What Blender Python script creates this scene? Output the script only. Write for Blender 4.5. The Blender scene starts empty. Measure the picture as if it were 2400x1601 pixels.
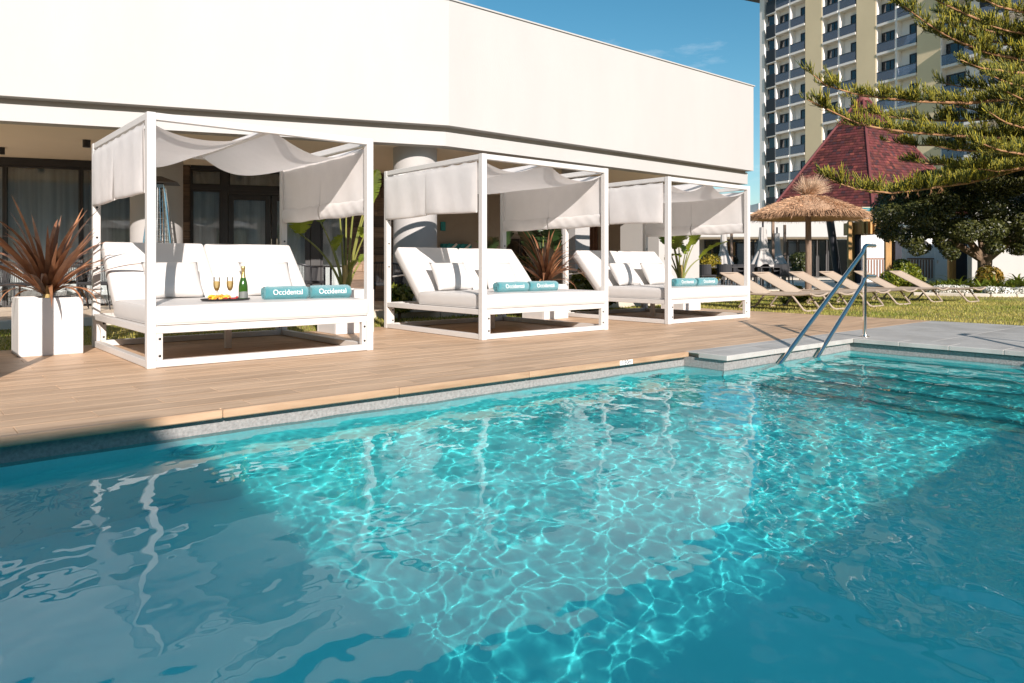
import bpy, bmesh, math, random
import numpy as np
from mathutils import Vector, Matrix
random.seed(7); RNG = np.random.default_rng(11)
SC = bpy.context.scene; COL = SC.collection
R = math.radians
# ------------------------------------------------------------------ camera, sky, sun, exposure
YAW = R(49.887); FPX = 1732.8; HY = 619.2; EYE = 0.855
cam = bpy.data.cameras.new('camera'); cam_o = bpy.data.objects.new('camera', cam); COL.objects.link(cam_o)
cam_o.location = (0, 0, EYE); cam_o.rotation_euler = (math.pi/2, 0, YAW - math.pi/2)
cam.sensor_width = 36; cam.lens = FPX*36/2400; cam.shift_y = -(800.5 - HY)/2400
cam.clip_start = 0.05; cam.clip_end = 6000; SC.camera = cam_o
SUN_EL = R(23.5); SUN_H = Vector((-0.379, -0.925, 0)).normalized()
W_ = bpy.data.worlds.new('World'); SC.world = W_; W_.use_nodes = True
nt = W_.node_tree; bg = nt.nodes['Background']
sky = nt.nodes.new('ShaderNodeTexSky'); sky.sky_type = 'NISHITA'; sky.sun_disc = False
sky.sun_elevation = SUN_EL; sky.sun_rotation = math.atan2(SUN_H.x, SUN_H.y)
sky.air_density = 1.0; sky.dust_density = 0.35; sky.ozone_density = 2.0; sky.altitude = 0
tc = nt.nodes.new('ShaderNodeTexCoord'); mp = nt.nodes.new('ShaderNodeMapping'); mp.inputs['Scale'].default_value = (3.5, 3.5, 13)
nz = nt.nodes.new('ShaderNodeTexNoise'); nz.inputs['Scale'].default_value = 1.6; nz.inputs['Detail'].default_value = 7; nz.inputs['Roughness'].default_value = 0.62
rp = nt.nodes.new('ShaderNodeValToRGB'); rp.color_ramp.elements[0].position = 0.56; rp.color_ramp.elements[1].position = 0.86
mx = nt.nodes.new('ShaderNodeMix'); mx.data_type = 'RGBA'; mx.inputs[7].default_value = (9.5, 9.6, 9.8, 1)
mul = nt.nodes.new('ShaderNodeMath'); mul.operation = 'MULTIPLY'; mul.inputs[1].default_value = 0.45
hs = nt.nodes.new('ShaderNodeHueSaturation'); hs.inputs['Saturation'].default_value = 1.3; hs.inputs['Value'].default_value = 0.97; hs.inputs['Hue'].default_value = 0.480
nt.links.new(tc.outputs['Generated'], mp.inputs[0]); nt.links.new(mp.outputs[0], nz.inputs[0]); nt.links.new(nz.outputs[0], rp.inputs[0])
nt.links.new(rp.outputs[0], mul.inputs[0]); nt.links.new(mul.outputs[0], mx.inputs[0])
nt.links.new(sky.outputs[0], hs.inputs['Color']); nt.links.new(hs.outputs[0], mx.inputs[6]); nt.links.new(mx.outputs[2], bg.inputs[0])
bg.inputs[1].default_value = 0.08
sun = bpy.data.lights.new('sun', 'SUN'); sun.energy = 5.0; sun.angle = R(0.45); sun.color = (1, 0.91, 0.845)
sun_o = bpy.data.objects.new('sun', sun); COL.objects.link(sun_o); sun_o.location = (-5, -14, 12)
sun_o.rotation_euler = Vector((-SUN_H.x*math.cos(SUN_EL), -SUN_H.y*math.cos(SUN_EL), -math.sin(SUN_EL))).to_track_quat('-Z', 'Y').to_euler()
sun.cycles.is_caustics_light = True
SC.view_settings.view_transform = 'Standard'; SC.view_settings.look = 'None'; SC.view_settings.gamma = 1
SC.view_settings.exposure = 0.58
SC.cycles.max_bounces = 9; SC.cycles.transparent_max_bounces = 24; SC.cycles.use_denoising = True
SC.cycles.sample_clamp_indirect = 6
# ------------------------------------------------------------------ pixel helpers (photo pixels, 2400 wide)
SY, CY = math.sin(YAW), math.cos(YAW)
def c2w(r, w, z=0.0): return Vector((r*SY + w*CY, -r*CY + w*SY, z))
def P(px, w, z=0.0): return c2w((px - 1200)/FPX*w, w, z)                  # pixel column + depth
def PY(px, py, w): return P(px, w, EYE - (py - HY)/FPX*w)                 # pixel + depth
def G(px, py, z=0.0): return P(px, FPX*(EYE - z)/(py - HY), z)            # pixel on a level plane
def ray(px): a = (px - 1200)/FPX; return Vector((a*SY + CY, -a*CY + SY))
def on_line(px, p, d):                                                    # pixel column on a vertical wall through p along d (2d)
    q = ray(px); det = q.x*(-d[1]) + d[0]*q.y
    t = (p[0]*(-d[1]) + d[0]*p[1])/det
    return Vector((q.x*t, q.y*t)), t
# ------------------------------------------------------------------ materials
def mat(name, col, rough=0.6, metal=0.0, var=0.0, scale=4.0, bump=0.0, bscale=40.0, stretch=None, rnd=0.0, col2=None, spec=0.5, sheen=0.0, trans=0.0, attr=None):
    m = bpy.data.materials.new(name); m.use_nodes = True; n = m.node_tree; b = n.nodes['Principled BSDF']
    b.inputs['Base Color'].default_value = (*col, 1); b.inputs['Roughness'].default_value = rough; b.inputs['Metallic'].default_value = metal
    b.inputs['Specular IOR Level'].default_value = spec
    tcn = n.nodes.new('ShaderNodeTexCoord'); src = tcn.outputs['Object']
    if stretch:
        mpn = n.nodes.new('ShaderNodeMapping'); mpn.inputs['Scale'].default_value = stretch; n.links.new(src, mpn.inputs[0]); src = mpn.outputs[0]
    cout = None
    if var or col2:
        t = n.nodes.new('ShaderNodeTexNoise'); t.inputs['Scale'].default_value = scale; t.inputs['Detail'].default_value = 6; t.inputs['Roughness'].default_value = 0.6
        n.links.new(src, t.inputs[0])
        if rnd:
            oi = n.nodes.new('ShaderNodeObjectInfo'); ad = n.nodes.new('ShaderNodeVectorMath'); ad.operation = 'ADD'
            ml = n.nodes.new('ShaderNodeMath'); ml.operation = 'MULTIPLY'; ml.inputs[1].default_value = 37.0
            n.links.new(oi.outputs['Random'], ml.inputs[0]); n.links.new(src, ad.inputs[0]); n.links.new(ml.outputs[0], ad.inputs[1]); n.links.new(ad.outputs[0], t.inputs[0])
        r_ = n.nodes.new('ShaderNodeValToRGB'); r_.color_ramp.elements[0].position = 0.3; r_.color_ramp.elements[1].position = 0.7
        c2 = col2 or tuple(min(1, c*(1 + var)) for c in col); c1 = col if col2 else tuple(c*(1 - var) for c in col)
        r_.color_ramp.elements[0].color = (*c1, 1); r_.color_ramp.elements[1].color = (*c2, 1)
        n.links.new(t.outputs[0], r_.inputs[0]); cout = r_.outputs[0]
    if attr:
        an = n.nodes.new('ShaderNodeAttribute'); an.attribute_name = attr
        mm = n.nodes.new('ShaderNodeMix'); mm.data_type = 'RGBA'; mm.blend_type = 'MULTIPLY'; mm.inputs[0].default_value = 1
        if cout: n.links.new(cout, mm.inputs[6])
        else: mm.inputs[6].default_value = (*col, 1)
        n.links.new(an.outputs['Color'], mm.inputs[7]); cout = mm.outputs[2]
    if rnd:
        oi = n.nodes.new('ShaderNodeObjectInfo'); mr = n.nodes.new('ShaderNodeMapRange'); mr.inputs[3].default_value = 1 - rnd; mr.inputs[4].default_value = 1 + rnd
        n.links.new(oi.outputs['Random'], mr.inputs[0])
        h = n.nodes.new('ShaderNodeHueSaturation'); n.links.new(mr.outputs[0], h.inputs['Value'])
        if cout: n.links.new(cout, h.inputs['Color'])
        else: h.inputs['Color'].default_value = (*col, 1)
        cout = h.outputs[0]
    if cout: n.links.new(cout, b.inputs['Base Color'])
    if bump:
        t2 = n.nodes.new('ShaderNodeTexNoise'); t2.inputs['Scale'].default_value = bscale; t2.inputs['Detail'].default_value = 5
        n.links.new(src, t2.inputs[0]); bp = n.nodes.new('ShaderNodeBump'); bp.inputs['Strength'].default_value = bump; bp.inputs['Distance'].default_value = 0.02
        n.links.new(t2.outputs[0], bp.inputs['Height']); n.links.new(bp.outputs[0], b.inputs['Normal'])
    if sheen: b.inputs['Sheen Weight'].default_value = sheen
    if trans:
        out = n.nodes['Material Output']; tr = n.nodes.new('ShaderNodeBsdfTranslucent'); tr.inputs[0].default_value = (*[min(1, c*1.15) for c in (col2 or col)], 1)
        if cout: n.links.new(cout, tr.inputs[0])
        ms = n.nodes.new('ShaderNodeMixShader'); ms.inputs[0].default_value = trans
        n.links.new(b.outputs[0], ms.inputs[1]); n.links.new(tr.outputs[0], ms.inputs[2]); n.links.new(ms.outputs[0], out.inputs[0])
    return m
def glass_mat(name, tint, refl=1.0, ior=1.5, opaque=0.0, dcol=(0.1, 0.12, 0.13)):
    m = bpy.data.materials.new(name); m.use_nodes = True; n = m.node_tree; n.nodes.remove(n.nodes['Principled BSDF']); out = n.nodes['Material Output']
    t = n.nodes.new('ShaderNodeBsdfTransparent'); t.inputs[0].default_value = (*tint, 1)
    g = n.nodes.new('ShaderNodeBsdfGlossy'); g.inputs['Roughness'].default_value = 0.01
    f = n.nodes.new('ShaderNodeFresnel'); f.inputs['IOR'].default_value = ior
    s = n.nodes.new('ShaderNodeMixShader'); n.links.new(f.outputs[0], s.inputs[0]); n.links.new(g.outputs[0], s.inputs[2])
    if opaque:
        d = n.nodes.new('ShaderNodeBsdfDiffuse'); d.inputs[0].default_value = (*dcol, 1); s2 = n.nodes.new('ShaderNodeMixShader'); s2.inputs[0].default_value = opaque
        n.links.new(t.outputs[0], s2.inputs[1]); n.links.new(d.outputs[0], s2.inputs[2]); n.links.new(s2.outputs[0], s.inputs[1])
    else: n.links.new(t.outputs[0], s.inputs[1])
    n.links.new(s.outputs[0], out.inputs[0]); return m
M = {}
M['render'] = mat('white_render', (0.435, 0.422, 0.403), 0.8, var=0.035, scale=0.9, stretch=(1, 1, .3), bump=0.12, bscale=60)
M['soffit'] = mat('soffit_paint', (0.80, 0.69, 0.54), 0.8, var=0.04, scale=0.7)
M['trim'] = mat('grey_trim', (0.33, 0.29, 0.24), 0.8, var=0.05)
M['alu'] = mat('white_powder_coat', (0.60, 0.575, 0.545), 0.42, var=0.02, scale=3)
M['cushion'] = mat('white_vinyl_cushion', (0.60, 0.578, 0.555), 0.5, var=0.02, scale=3, bump=0.22, bscale=5)
M['canvas'] = mat('white_canvas', (0.82, 0.79, 0.765), 0.85, var=0.03, scale=5, bump=0.22, bscale=7, trans=0.28)
M['bolt'] = mat('dark_bolt', (0.03, 0.03, 0.03), 0.4, metal=0.6)
M['planter'] = mat('white_planter', (0.62, 0.60, 0.58), 0.5, var=0.015)
M['soil'] = mat('soil', (0.05, 0.035, 0.02), 0.95, var=0.5, scale=30, bump=0.8)
M['pebble'] = mat('white_pebbles', (0.6, 0.57, 0.5), 0.8, var=0.2, scale=12)
M['board'] = mat('oak_look_tile', (0.42, 0.268, 0.162), 0.5, scale=1.6, stretch=(0.9, 11, 5), col2=(0.63, 0.44, 0.287), rnd=0.12, bump=0.05, bscale=6, spec=0.3)
M['deckbase'] = mat('deck_joint', (0.52, 0.44, 0.34), 0.9)
M['edge'] = mat('oak_edge', (0.33, 0.205, 0.12), 0.5, scale=2.2, stretch=(0.8, 9, 9), col2=(0.52, 0.355, 0.225), rnd=0.08)
M['stone'] = mat('grey_stone_tile', (0.34, 0.325, 0.30), 0.55, scale=2.0, col2=(0.50, 0.485, 0.455), rnd=0.03, bump=0.05, bscale=30)
M['wallstone'] = mat('granite_pool_wall', (0.20, 0.195, 0.19), 0.6, scale=45, col2=(0.35, 0.34, 0.33), bump=0.2, bscale=90)
M['pooltile'] = mat('pale_pool_floor', (0.80, 0.84, 0.83), 0.6, scale=2.0, col2=(0.88, 0.90, 0.89), bump=0.05, bscale=20)
M['poolstep'] = mat('pool_step_tile', (0.55, 0.56, 0.55), 0.6, scale=4, col2=(0.66, 0.67, 0.65))
M['nosing_shade'] = mat('nosing_and_riser_shade', (0.24, 0.28, 0.29), 0.6, var=0.1)  # edge tile, darkened so its colour also carries the risers' shade
M['steel'] = mat('polished_steel', (0.80, 0.73, 0.66), 0.07, metal=1.0, var=0.03, scale=6)
M['black'] = mat('black_frame', (0.022, 0.020, 0.020), 0.45, var=0.2, scale=3)
M['darkmetal'] = mat('dark_metal', (0.035, 0.035, 0.04), 0.4, metal=0.3)
M['rope'] = mat('dark_rope', (0.03, 0.03, 0.033), 0.8, bump=0.4, bscale=80)
M['curtain'] = mat('sheer_curtain', (0.56, 0.53, 0.50), 0.9, scale=1.3, stretch=(7, 7, .08), col2=(0.93, 0.90, 0.85), trans=0.08)
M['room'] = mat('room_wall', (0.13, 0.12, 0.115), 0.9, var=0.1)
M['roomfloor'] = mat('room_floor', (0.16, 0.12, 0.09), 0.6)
M['column'] = mat('grey_column', (0.40, 0.385, 0.37), 0.75, var=0.04, scale=2, bump=0.05)
M['clad'] = mat('timber_cladding', (0.085, 0.055, 0.035), 0.6, scale=2, stretch=(1, 1, 14), col2=(0.24, 0.15, 0.09), rnd=0.55)
M['terrace'] = mat('terrace_tile', (0.56, 0.44, 0.32), 0.55, scale=2, stretch=(1, 9, 1), col2=(0.70, 0.58, 0.45), rnd=0.05)
M['kerb'] = mat('pale_kerb', (0.55, 0.49, 0.41), 0.8, var=0.08)
M['pane'] = glass_mat('window_pane', (0.90, 0.93, 0.94), ior=1.75)
M['pane_far'] = glass_mat('tinted_pane', (0.40, 0.46, 0.50), ior=2.8)
M['pane_t'] = glass_mat('tower_pane', (0.10, 0.13, 0.16), ior=1.9, opaque=0.5, dcol=(0.02, 0.03, 0.045)); M['tcurtain'] = mat('tower_curtain', (0.45, 0.44, 0.42), 0.9, var=0.05)
M['pane_teal'] = glass_mat('teal_balustrade', (0.25, 0.72, 0.78), ior=1.5, opaque=0.4, dcol=(0.05, 0.38, 0.45))
M['rail_glass'] = glass_mat('blue_grey_glass', (0.62, 0.66, 0.74), ior=1.6, opaque=0.30, dcol=(0.36, 0.41, 0.54))
M['towel'] = mat('teal_towel', (0.055, 0.255, 0.285), 0.95, var=0.14, scale=14, bump=0.7, bscale=220, sheen=0.4)
M['print'] = mat('white_print', (0.82, 0.82, 0.80), 0.8)
M['ink'] = mat('black_ink', (0.02, 0.02, 0.02), 0.6)
M['tray'] = mat('black_tray', (0.02, 0.02, 0.02), 0.35)
M['bottle'] = mat('green_bottle', (0.03, 0.085, 0.012), 0.06, var=0.1)
M['foil'] = mat('gold_foil', (0.55, 0.40, 0.16), 0.32, metal=0.85, bump=0.3, bscale=50)
M['label'] = mat('bottle_label', (0.16, 0.17, 0.16), 0.5)
M['glass'] = glass_mat('clear_glass', (0.96, 0.97, 0.97), ior=1.45)
M['wine'] = mat('sparkling_wine', (0.75, 0.60, 0.30), 0.1, trans=0.6)
M['orange'] = mat('orange_fruit', (0.80, 0.28, 0.03), 0.4, var=0.2, scale=20)
M['yellowf'] = mat('yellow_fruit', (0.85, 0.50, 0.06), 0.4, var=0.2, scale=20)
M['redf'] = mat('red_fruit', (0.35, 0.02, 0.02), 0.3, var=0.3, scale=30)
M['bronzeleaf'] = mat('bronze_leaf', (0.17, 0.065, 0.034), 0.40, scale=6, col2=(0.46, 0.22, 0.105), rnd=0.5, trans=0.2)
M['greenleaf'] = mat('glossy_green_leaf', (0.075, 0.12, 0.012), 0.35, scale=3, col2=(0.24, 0.29, 0.028), rnd=0.3, trans=0.25)
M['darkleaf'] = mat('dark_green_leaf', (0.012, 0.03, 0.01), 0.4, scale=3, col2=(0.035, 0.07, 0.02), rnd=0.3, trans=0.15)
M['stem'] = mat('leaf_stalk', (0.12, 0.15, 0.03), 0.5, scale=6, col2=(0.24, 0.22, 0.05), trans=0.0)
M['drystem'] = mat('dry_stem', (0.30, 0.20, 0.08), 0.8, scale=8, col2=(0.5, 0.36, 0.12), stretch=(6, 6, 1))
M['lawn'] = mat('lawn_soil', (0.16, 0.155, 0.03), 0.95, scale=0.8, col2=(0.36, 0.28, 0.085), bump=0.6, bscale=90)
M['blade'] = mat('grass_blade', (1.0, 1.0, 1.0), 0.6, attr='col', trans=0.3)
M['tan'] = mat('tan_sling', (0.47, 0.375, 0.285), 0.7, var=0.05, scale=30, bump=0.2, bscale=150)
M['tanframe'] = mat('tan_resin', (0.40, 0.32, 0.25), 0.5, var=0.03)
M['thatch'] = mat('heather_thatch', (0.34, 0.20, 0.115), 0.95, scale=6, col2=(0.54, 0.34, 0.21), bump=0.9, bscale=40, stretch=(1, 1, 0.4))
M['straw'] = mat('thatch_strands', (1, 1, 1), 0.9, attr='col')
M['pole'] = mat('eucalyptus_pole', (0.13, 0.085, 0.06), 0.8, scale=5, col2=(0.30, 0.21, 0.15), stretch=(5, 5, 0.7), bump=0.3)
M['timber'] = mat('golden_timber', (0.30, 0.15, 0.04), 0.6, scale=3, col2=(0.50, 0.29, 0.09), stretch=(6, 6, 0.6), rnd=0.12)
M['navy'] = mat('dark_post_cladding', (0.015, 0.017, 0.03), 0.7, var=0.2)
M['slat'] = mat('brown_slat', (0.22, 0.12, 0.085), 0.7, var=0.1, rnd=0.1)
M['ribbed'] = mat('white_ribbed_panel', (0.72, 0.71, 0.70), 0.6, var=0.03)
M['bark'] = mat('rough_bark', (0.10, 0.065, 0.04), 0.95, scale=6, col2=(0.28, 0.19, 0.12), bump=0.9, bscale=14, stretch=(1, 1, 0.35))
M['pinebark'] = mat('pine_branch_bark', (0.24, 0.11, 0.05), 0.9, scale=6, col2=(0.42, 0.24, 0.12), bump=0.6, bscale=20)
M['leafcol'] = mat('tree_leaves', (1, 1, 1), 0.42, attr='col', trans=0.22)
M['pine'] = mat('pine_shoots', (1, 1, 1), 0.55, attr='col', trans=0.12, bump=0.8, bscale=60)
M['flower'] = mat('white_blossom', (0.78, 0.76, 0.70), 0.8, var=0.1, scale=20)
M['parasol'] = mat('grey_white_parasol', (0.52, 0.49, 0.46), 0.85, var=0.08, scale=4, trans=0.15)
M['beige'] = mat('ochre_render', (0.80, 0.65, 0.42), 0.85, var=0.05, scale=0.25, bump=0.1, bscale=8)
M['twhite'] = mat('tower_white', (0.86, 0.82, 0.78), 0.85, var=0.03, scale=0.3)
M['panel'] = mat('charcoal_panel', (0.02, 0.022, 0.028), 0.5, var=0.1)
M['shingle'] = mat('red_shingles', (1, 1, 1), 0.75, attr='col', bump=0.3, bscale=15)
M['orangewood'] = mat('orange_counter', (0.36, 0.15, 0.04), 0.5, scale=2, col2=(0.48, 0.22, 0.07), stretch=(1, 1, 8))
M['teal'] = mat('teal_paint', (0.02, 0.27, 0.30), 0.5, var=0.1)
M['taupe'] = mat('taupe_wall', (0.34, 0.30, 0.26), 0.85, var=0.05)
M['hill'] = mat('hazy_hill', (0.16, 0.20, 0.22), 1.0, var=0.1, scale=0.02)
M['ground'] = mat('dry_ground', (0.24, 0.20, 0.12), 0.95, var=0.2, scale=0.3)
M['asphaltroof'] = mat('grey_roof', (0.3, 0.29, 0.28), 0.9)
# ------------------------------------------------------------------ geometry helpers
class MB:
    def __init__(s): s.v = []; s.f = []; s.c = None
    def add(s, vs, fs, M_=None):
        k = len(s.v)
        s.v += [tuple(M_ @ Vector(p)) for p in vs] if M_ else [tuple(p) for p in vs]
        s.f += [tuple(i + k for i in q) for q in fs]; return s
    def box(s, x0, x1, y0, y1, z0, z1, b=0.0, M_=None):
        if b <= 0:
            vs = [(x, y, z) for z in (z0, z1) for y in (y0, y1) for x in (x0, x1)]
            return s.add(vs, [(0, 2, 3, 1), (4, 5, 7, 6), (0, 1, 5, 4), (2, 6, 7, 3), (0, 4, 6, 2), (1, 3, 7, 5)], M_)
        cx, cy, cz = (x0+x1)/2, (y0+y1)/2, (z0+z1)/2; hx, hy, hz = (x1-x0)/2, (y1-y0)/2, (z1-z0)/2
        b = min(b, hx*.49, hy*.49, hz*.49); vs = []; idx = {}
        for sx in (-1, 1):
            for sy_ in (-1, 1):
                for sz in (-1, 1):
                    for a in range(3):
                        e = [hx - b, hy - b, hz - b]; e[a] += b
                        idx[(sx, sy_, sz, a)] = len(vs); vs.append((cx + sx*e[0], cy + sy_*e[1], cz + sz*e[2]))
        fs = []
        for a in range(3):
            o1, o2 = (a+1) % 3, (a+2) % 3
            for sa in (-1, 1):
                q = []
                for (p1, p2) in ((-1, -1), (1, -1), (1, 1), (-1, 1)):
                    k = [0, 0, 0]; k[a] = sa; k[o1] = p1; k[o2] = p2; q.append(idx[(*k, a)])
                fs.append(tuple(q if sa > 0 else q[::-1]))
            for p1 in (-1, 1):
                for p2 in (-1, 1):
                    k1 = [0, 0, 0]; k1[a] = -1; k1[o1] = p1; k1[o2] = p2; k2 = list(k1); k2[a] = 1
                    q = [idx[(*k1, o1)], idx[(*k2, o1)], idx[(*k2, o2)], idx[(*k1, o2)]]
                    fs.append(tuple(q if p1*p2 < 0 else q[::-1]))
        for sx in (-1, 1):
            for sy_ in (-1, 1):
                for sz in (-1, 1):
                    q = [idx[(sx, sy_, sz, a)] for a in range(3)]; fs.append(tuple(q if sx*sy_*sz > 0 else q[::-1]))
        return s.add(vs, fs, M_)
    def bar(s, p0, p1, w, h, b=0.0, up=(0, 0, 1)):
        p0, p1 = Vector(p0), Vector(p1); d = p1 - p0; L = d.length; d.normalize(); u = Vector(up)
        x = d.cross(u); x = x.normalized() if x.length > 1e-5 else Vector((1, 0, 0)); u = x.cross(d)
        m = Matrix(((x.x, d.x, u.x, p0.x), (x.y, d.y, u.y, p0.y), (x.z, d.z, u.z, p0.z), (0, 0, 0, 1)))
        return s.box(-w/2, w/2, 0, L, -h/2, h/2, b, m)
    def tube(s, pts, rad, n=8, cap=True):
        pts = [Vector(p) for p in pts]; m = len(pts); rad = rad if hasattr(rad, '__len__') else [rad]*m
        t = [(pts[min(i+1, m-1)] - pts[max(i-1, 0)]).normalized() for i in range(m)]
        ref = Vector((0, 0, 1)) if abs(t[0].z) < .9 else Vector((1, 0, 0)); x = t[0].cross(ref).normalized(); k = len(s.v)
        for i in range(m):
            x = (x - t[i]*x.dot(t[i])).normalized(); y = t[i].cross(x)
            for j in range(n):
                a = 2*math.pi*j/n; s.v.append(tuple(pts[i] + (x*math.cos(a) + y*math.sin(a))*rad[i]))
        for i in range(m-1):
            for j in range(n): s.f.append((k+i*n+j, k+i*n+(j+1) % n, k+(i+1)*n+(j+1) % n, k+(i+1)*n+j))
        if cap: s.f.append(tuple(k+j for j in range(n))[::-1]); s.f.append(tuple(k+(m-1)*n+j for j in range(n)))
        return s
    def lathe(s, prof, n=24, c=(0, 0, 0), cap=True):
        k = len(s.v); m = len(prof)
        for r_, z in prof:
            for j in range(n): a = 2*math.pi*j/n; s.v.append((c[0] + r_*math.cos(a), c[1] + r_*math.sin(a), c[2] + z))
        for i in range(m-1):
            for j in range(n): s.f.append((k+i*n+j, k+i*n+(j+1) % n, k+(i+1)*n+(j+1) % n, k+(i+1)*n+j))
        if cap: s.f.append(tuple(k+j for j in range(n))[::-1]); s.f.append(tuple(k+(m-1)*n+j for j in range(n)))
        return s
    def prism(s, poly, z0, z1):
        n = len(poly); k = len(s.v); s.v += [(p[0], p[1], z0) for p in poly] + [(p[0], p[1], z1) for p in poly]
        s.f.append(tuple(range(k, k+n))[::-1]); s.f.append(tuple(range(k+n, k+2*n)))
        for i in range(n): j = (i+1) % n; s.f.append((k+i, k+j, k+n+j, k+n+i))
        return s
    def grid(s, fn, nu, nv):
        k = len(s.v)
        for j in range(nv+1):
            for i in range(nu+1): s.v.append(tuple(fn(i/nu, j/nv)))
        for j in range(nv):
            for i in range(nu): a = k+j*(nu+1)+i; s.f.append((a, a+1, a+nu+2, a+nu+1))
        return s
    def mesh(s, name, m, smooth=False, angle=40):
        me = bpy.data.meshes.new(name); me.from_pydata(s.v, [], s.f)
        if m: me.materials.append(m)
        if smooth:
            me.polygons.foreach_set('use_smooth', [True]*len(me.polygons))
            if angle < 180: me.set_sharp_from_angle(angle=R(angle))
        return me
def link(name, me, parent=None):
    o = bpy.data.objects.new(name, me); COL.objects.link(o); o.parent = parent; return o
def obj(name, mb, m, parent=None, smooth=False, angle=40): return link(name, mb.mesh(name, m, smooth, angle), parent)
def world(o):                                   # geometry given in world coordinates under a placed parent
    p = o.parent; o.matrix_parent_inverse = (Matrix.Translation(p.location) @ Matrix.Rotation(p.rotation_euler.z, 4, 'Z')).inverted(); return o
def tag(o, label, cat, group=None):
    o['label'] = label; o['category'] = cat
    if group: o['group'] = group
    return o
def thing(name, label, cat, loc=(0, 0, 0), rz=0, group=None):
    o = bpy.data.objects.new(name, None); COL.objects.link(o); o.location = loc; o.rotation_euler = (0, 0, rz); o.empty_display_size = .2
    return tag(o, label, cat, group)
def struct(o): o['kind'] = 'structure'; return o
def stuff(o): o['kind'] = 'stuff'; return o
KIDS = {}
def copy_tree(o, parent=None):
    c = o.copy(); COL.objects.link(c); c.parent = parent
    for ch in list(o.children): copy_tree(ch, c)
    return c
def fast(name, V, F, m, parent=None, smooth=False, col=None):
    V = np.asarray(V, np.float32); F = np.asarray(F, np.int32); k = F.shape[1]
    me = bpy.data.meshes.new(name); me.vertices.add(len(V)); me.vertices.foreach_set('co', V.ravel())
    me.loops.add(F.size); me.loops.foreach_set('vertex_index', F.ravel()); me.polygons.add(len(F))
    me.polygons.foreach_set('loop_start', np.arange(0, F.size, k, dtype=np.int32)); me.polygons.foreach_set('loop_total', np.full(len(F), k, np.int32))
    if smooth: me.polygons.foreach_set('use_smooth', np.ones(len(F), bool))
    me.materials.append(m); me.update(calc_edges=True); me.validate()
    if col is not None:
        a = me.color_attributes.new('col', 'FLOAT_COLOR', 'POINT'); c4 = np.ones((len(V), 4), np.float32); c4[:, :3] = col; a.data.foreach_set('color', c4.ravel())
    return link(name, me, parent)
# ================================================================== THE SETTING
PU0, PU1, PV0, PV1 = -9.0, 8.5, -4.6, 4.46; WZ = -0.145; FLOORZ = -1.36
# ground sheet with the pool and deck cut out of it
g = MB(); xs = [-3000, PU0-.3, PU1+.3, 3000]; ys = [-3000, PV0-.3, PV1+.3, 3000]
for i in range(3):
    for j in range(3):
        if (i, j) != (1, 1): g.add([(xs[i], ys[j], -.07), (xs[i+1], ys[j], -.07), (xs[i+1], ys[j+1], -.07), (xs[i], ys[j+1], -.07)], [(0, 1, 2, 3)])
struct(obj('ground', g, M['ground']))
# pool shell
p = MB(); U5 = 5.97
p.add([(PU0-.3, PV0-.3, FLOORZ), (PU1+.3, PV0-.3, FLOORZ), (PU1+.3, PV1+.3, FLOORZ), (PU0-.3, PV1+.3, FLOORZ)], [(0, 1, 2, 3)])
pool = struct(obj('pool', p, M['pooltile']))
def poolwall(x0, x1, y0, y1):
    o = obj('pool_wall', MB().box(x0, x1, y0, y1, FLOORZ-.05, -.052), M['wallstone'], pool); o.cycles.is_caustics_receiver = True
for a_ in ((PU0, U5+.03, PV1+.024, PV1+.04), (U5+.024, PU1+.03, 4.024, 4.04), (PU1+.024, PU1+.04, PV0, 4.03), (U5+.024, U5+.04, 4.03, PV1+.03)):
    tb0 = obj('tile_lining', MB().box(*a_, FLOORZ-.02, -.215), M['pooltile'], pool); tb0.cycles.is_caustics_receiver = True
poolwall(PU0-.3, U5+.05, PV1+.03, PV1+.3); poolwall(U5+.03, PU1+.3, 4.03, PV1+.302); poolwall(PU1+.03, PU1+.301, PV0-.3, 4.03); poolwall(PU0-.301, PU0-.0, PV0-.3, PV1+.03); poolwall(PU0, PU1+.03, PV0-.301, PV0)
pool.cycles.is_caustics_receiver = True
for k in range(5):                                                        # entry steps along the far end
    top = -.33 - .205*k; x1 = PU1+.03 - .40*k
    st = obj('step', MB().box(x1-.40, x1+.03, PV0, 4.03, FLOORZ+.003*k, top, 0.012), M['poolstep'], pool); st.cycles.is_caustics_receiver = True
    ns_ = obj('nosing_shade_strip', MB().box(x1-.402, x1-.345, PV0, 4.03, top-.06, top+.003), M['nosing_shade'], st); ns_.cycles.is_caustics_receiver = True  # dark band on each tread edge: nosing tile plus painted riser shade
def pool_light(px, py):
    q = G(px, py, WZ); u = q.x
    d = Vector((u, PV1, WZ)); depth = .30
    t = thing('pool_light', '', 'pool light', (u+.03, PV1+.03, WZ-depth))
    pr = [(.05, 0), (.135, 0), (.145, .012), (.14, .03), (.115, .035), (.11, .02)]
    rm = Matrix.Rotation(R(90), 4, 'X')
    m_ = MB().lathe(pr, 28, cap=False); m_.v = [tuple(rm @ Vector(v)) for v in m_.v]; obj('ring', m_, M['print'], t, True).cycles.is_caustics_receiver = True
    m_ = MB().lathe([(.001, .012), (.06, .014), (.11, .004)], 28, cap=False); m_.v = [tuple(rm @ Vector(v)) for v in m_.v]; obj('lens', m_, M['pane_far'], t, True)
    return t
tag(pool_light(500, 1052), 'round white pool light under water in the shaded stretch of the pool wall', 'pool light')
tag(pool_light(1556, 872), 'round white pool light under water beside the stone step-out platform', 'pool light')
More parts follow.
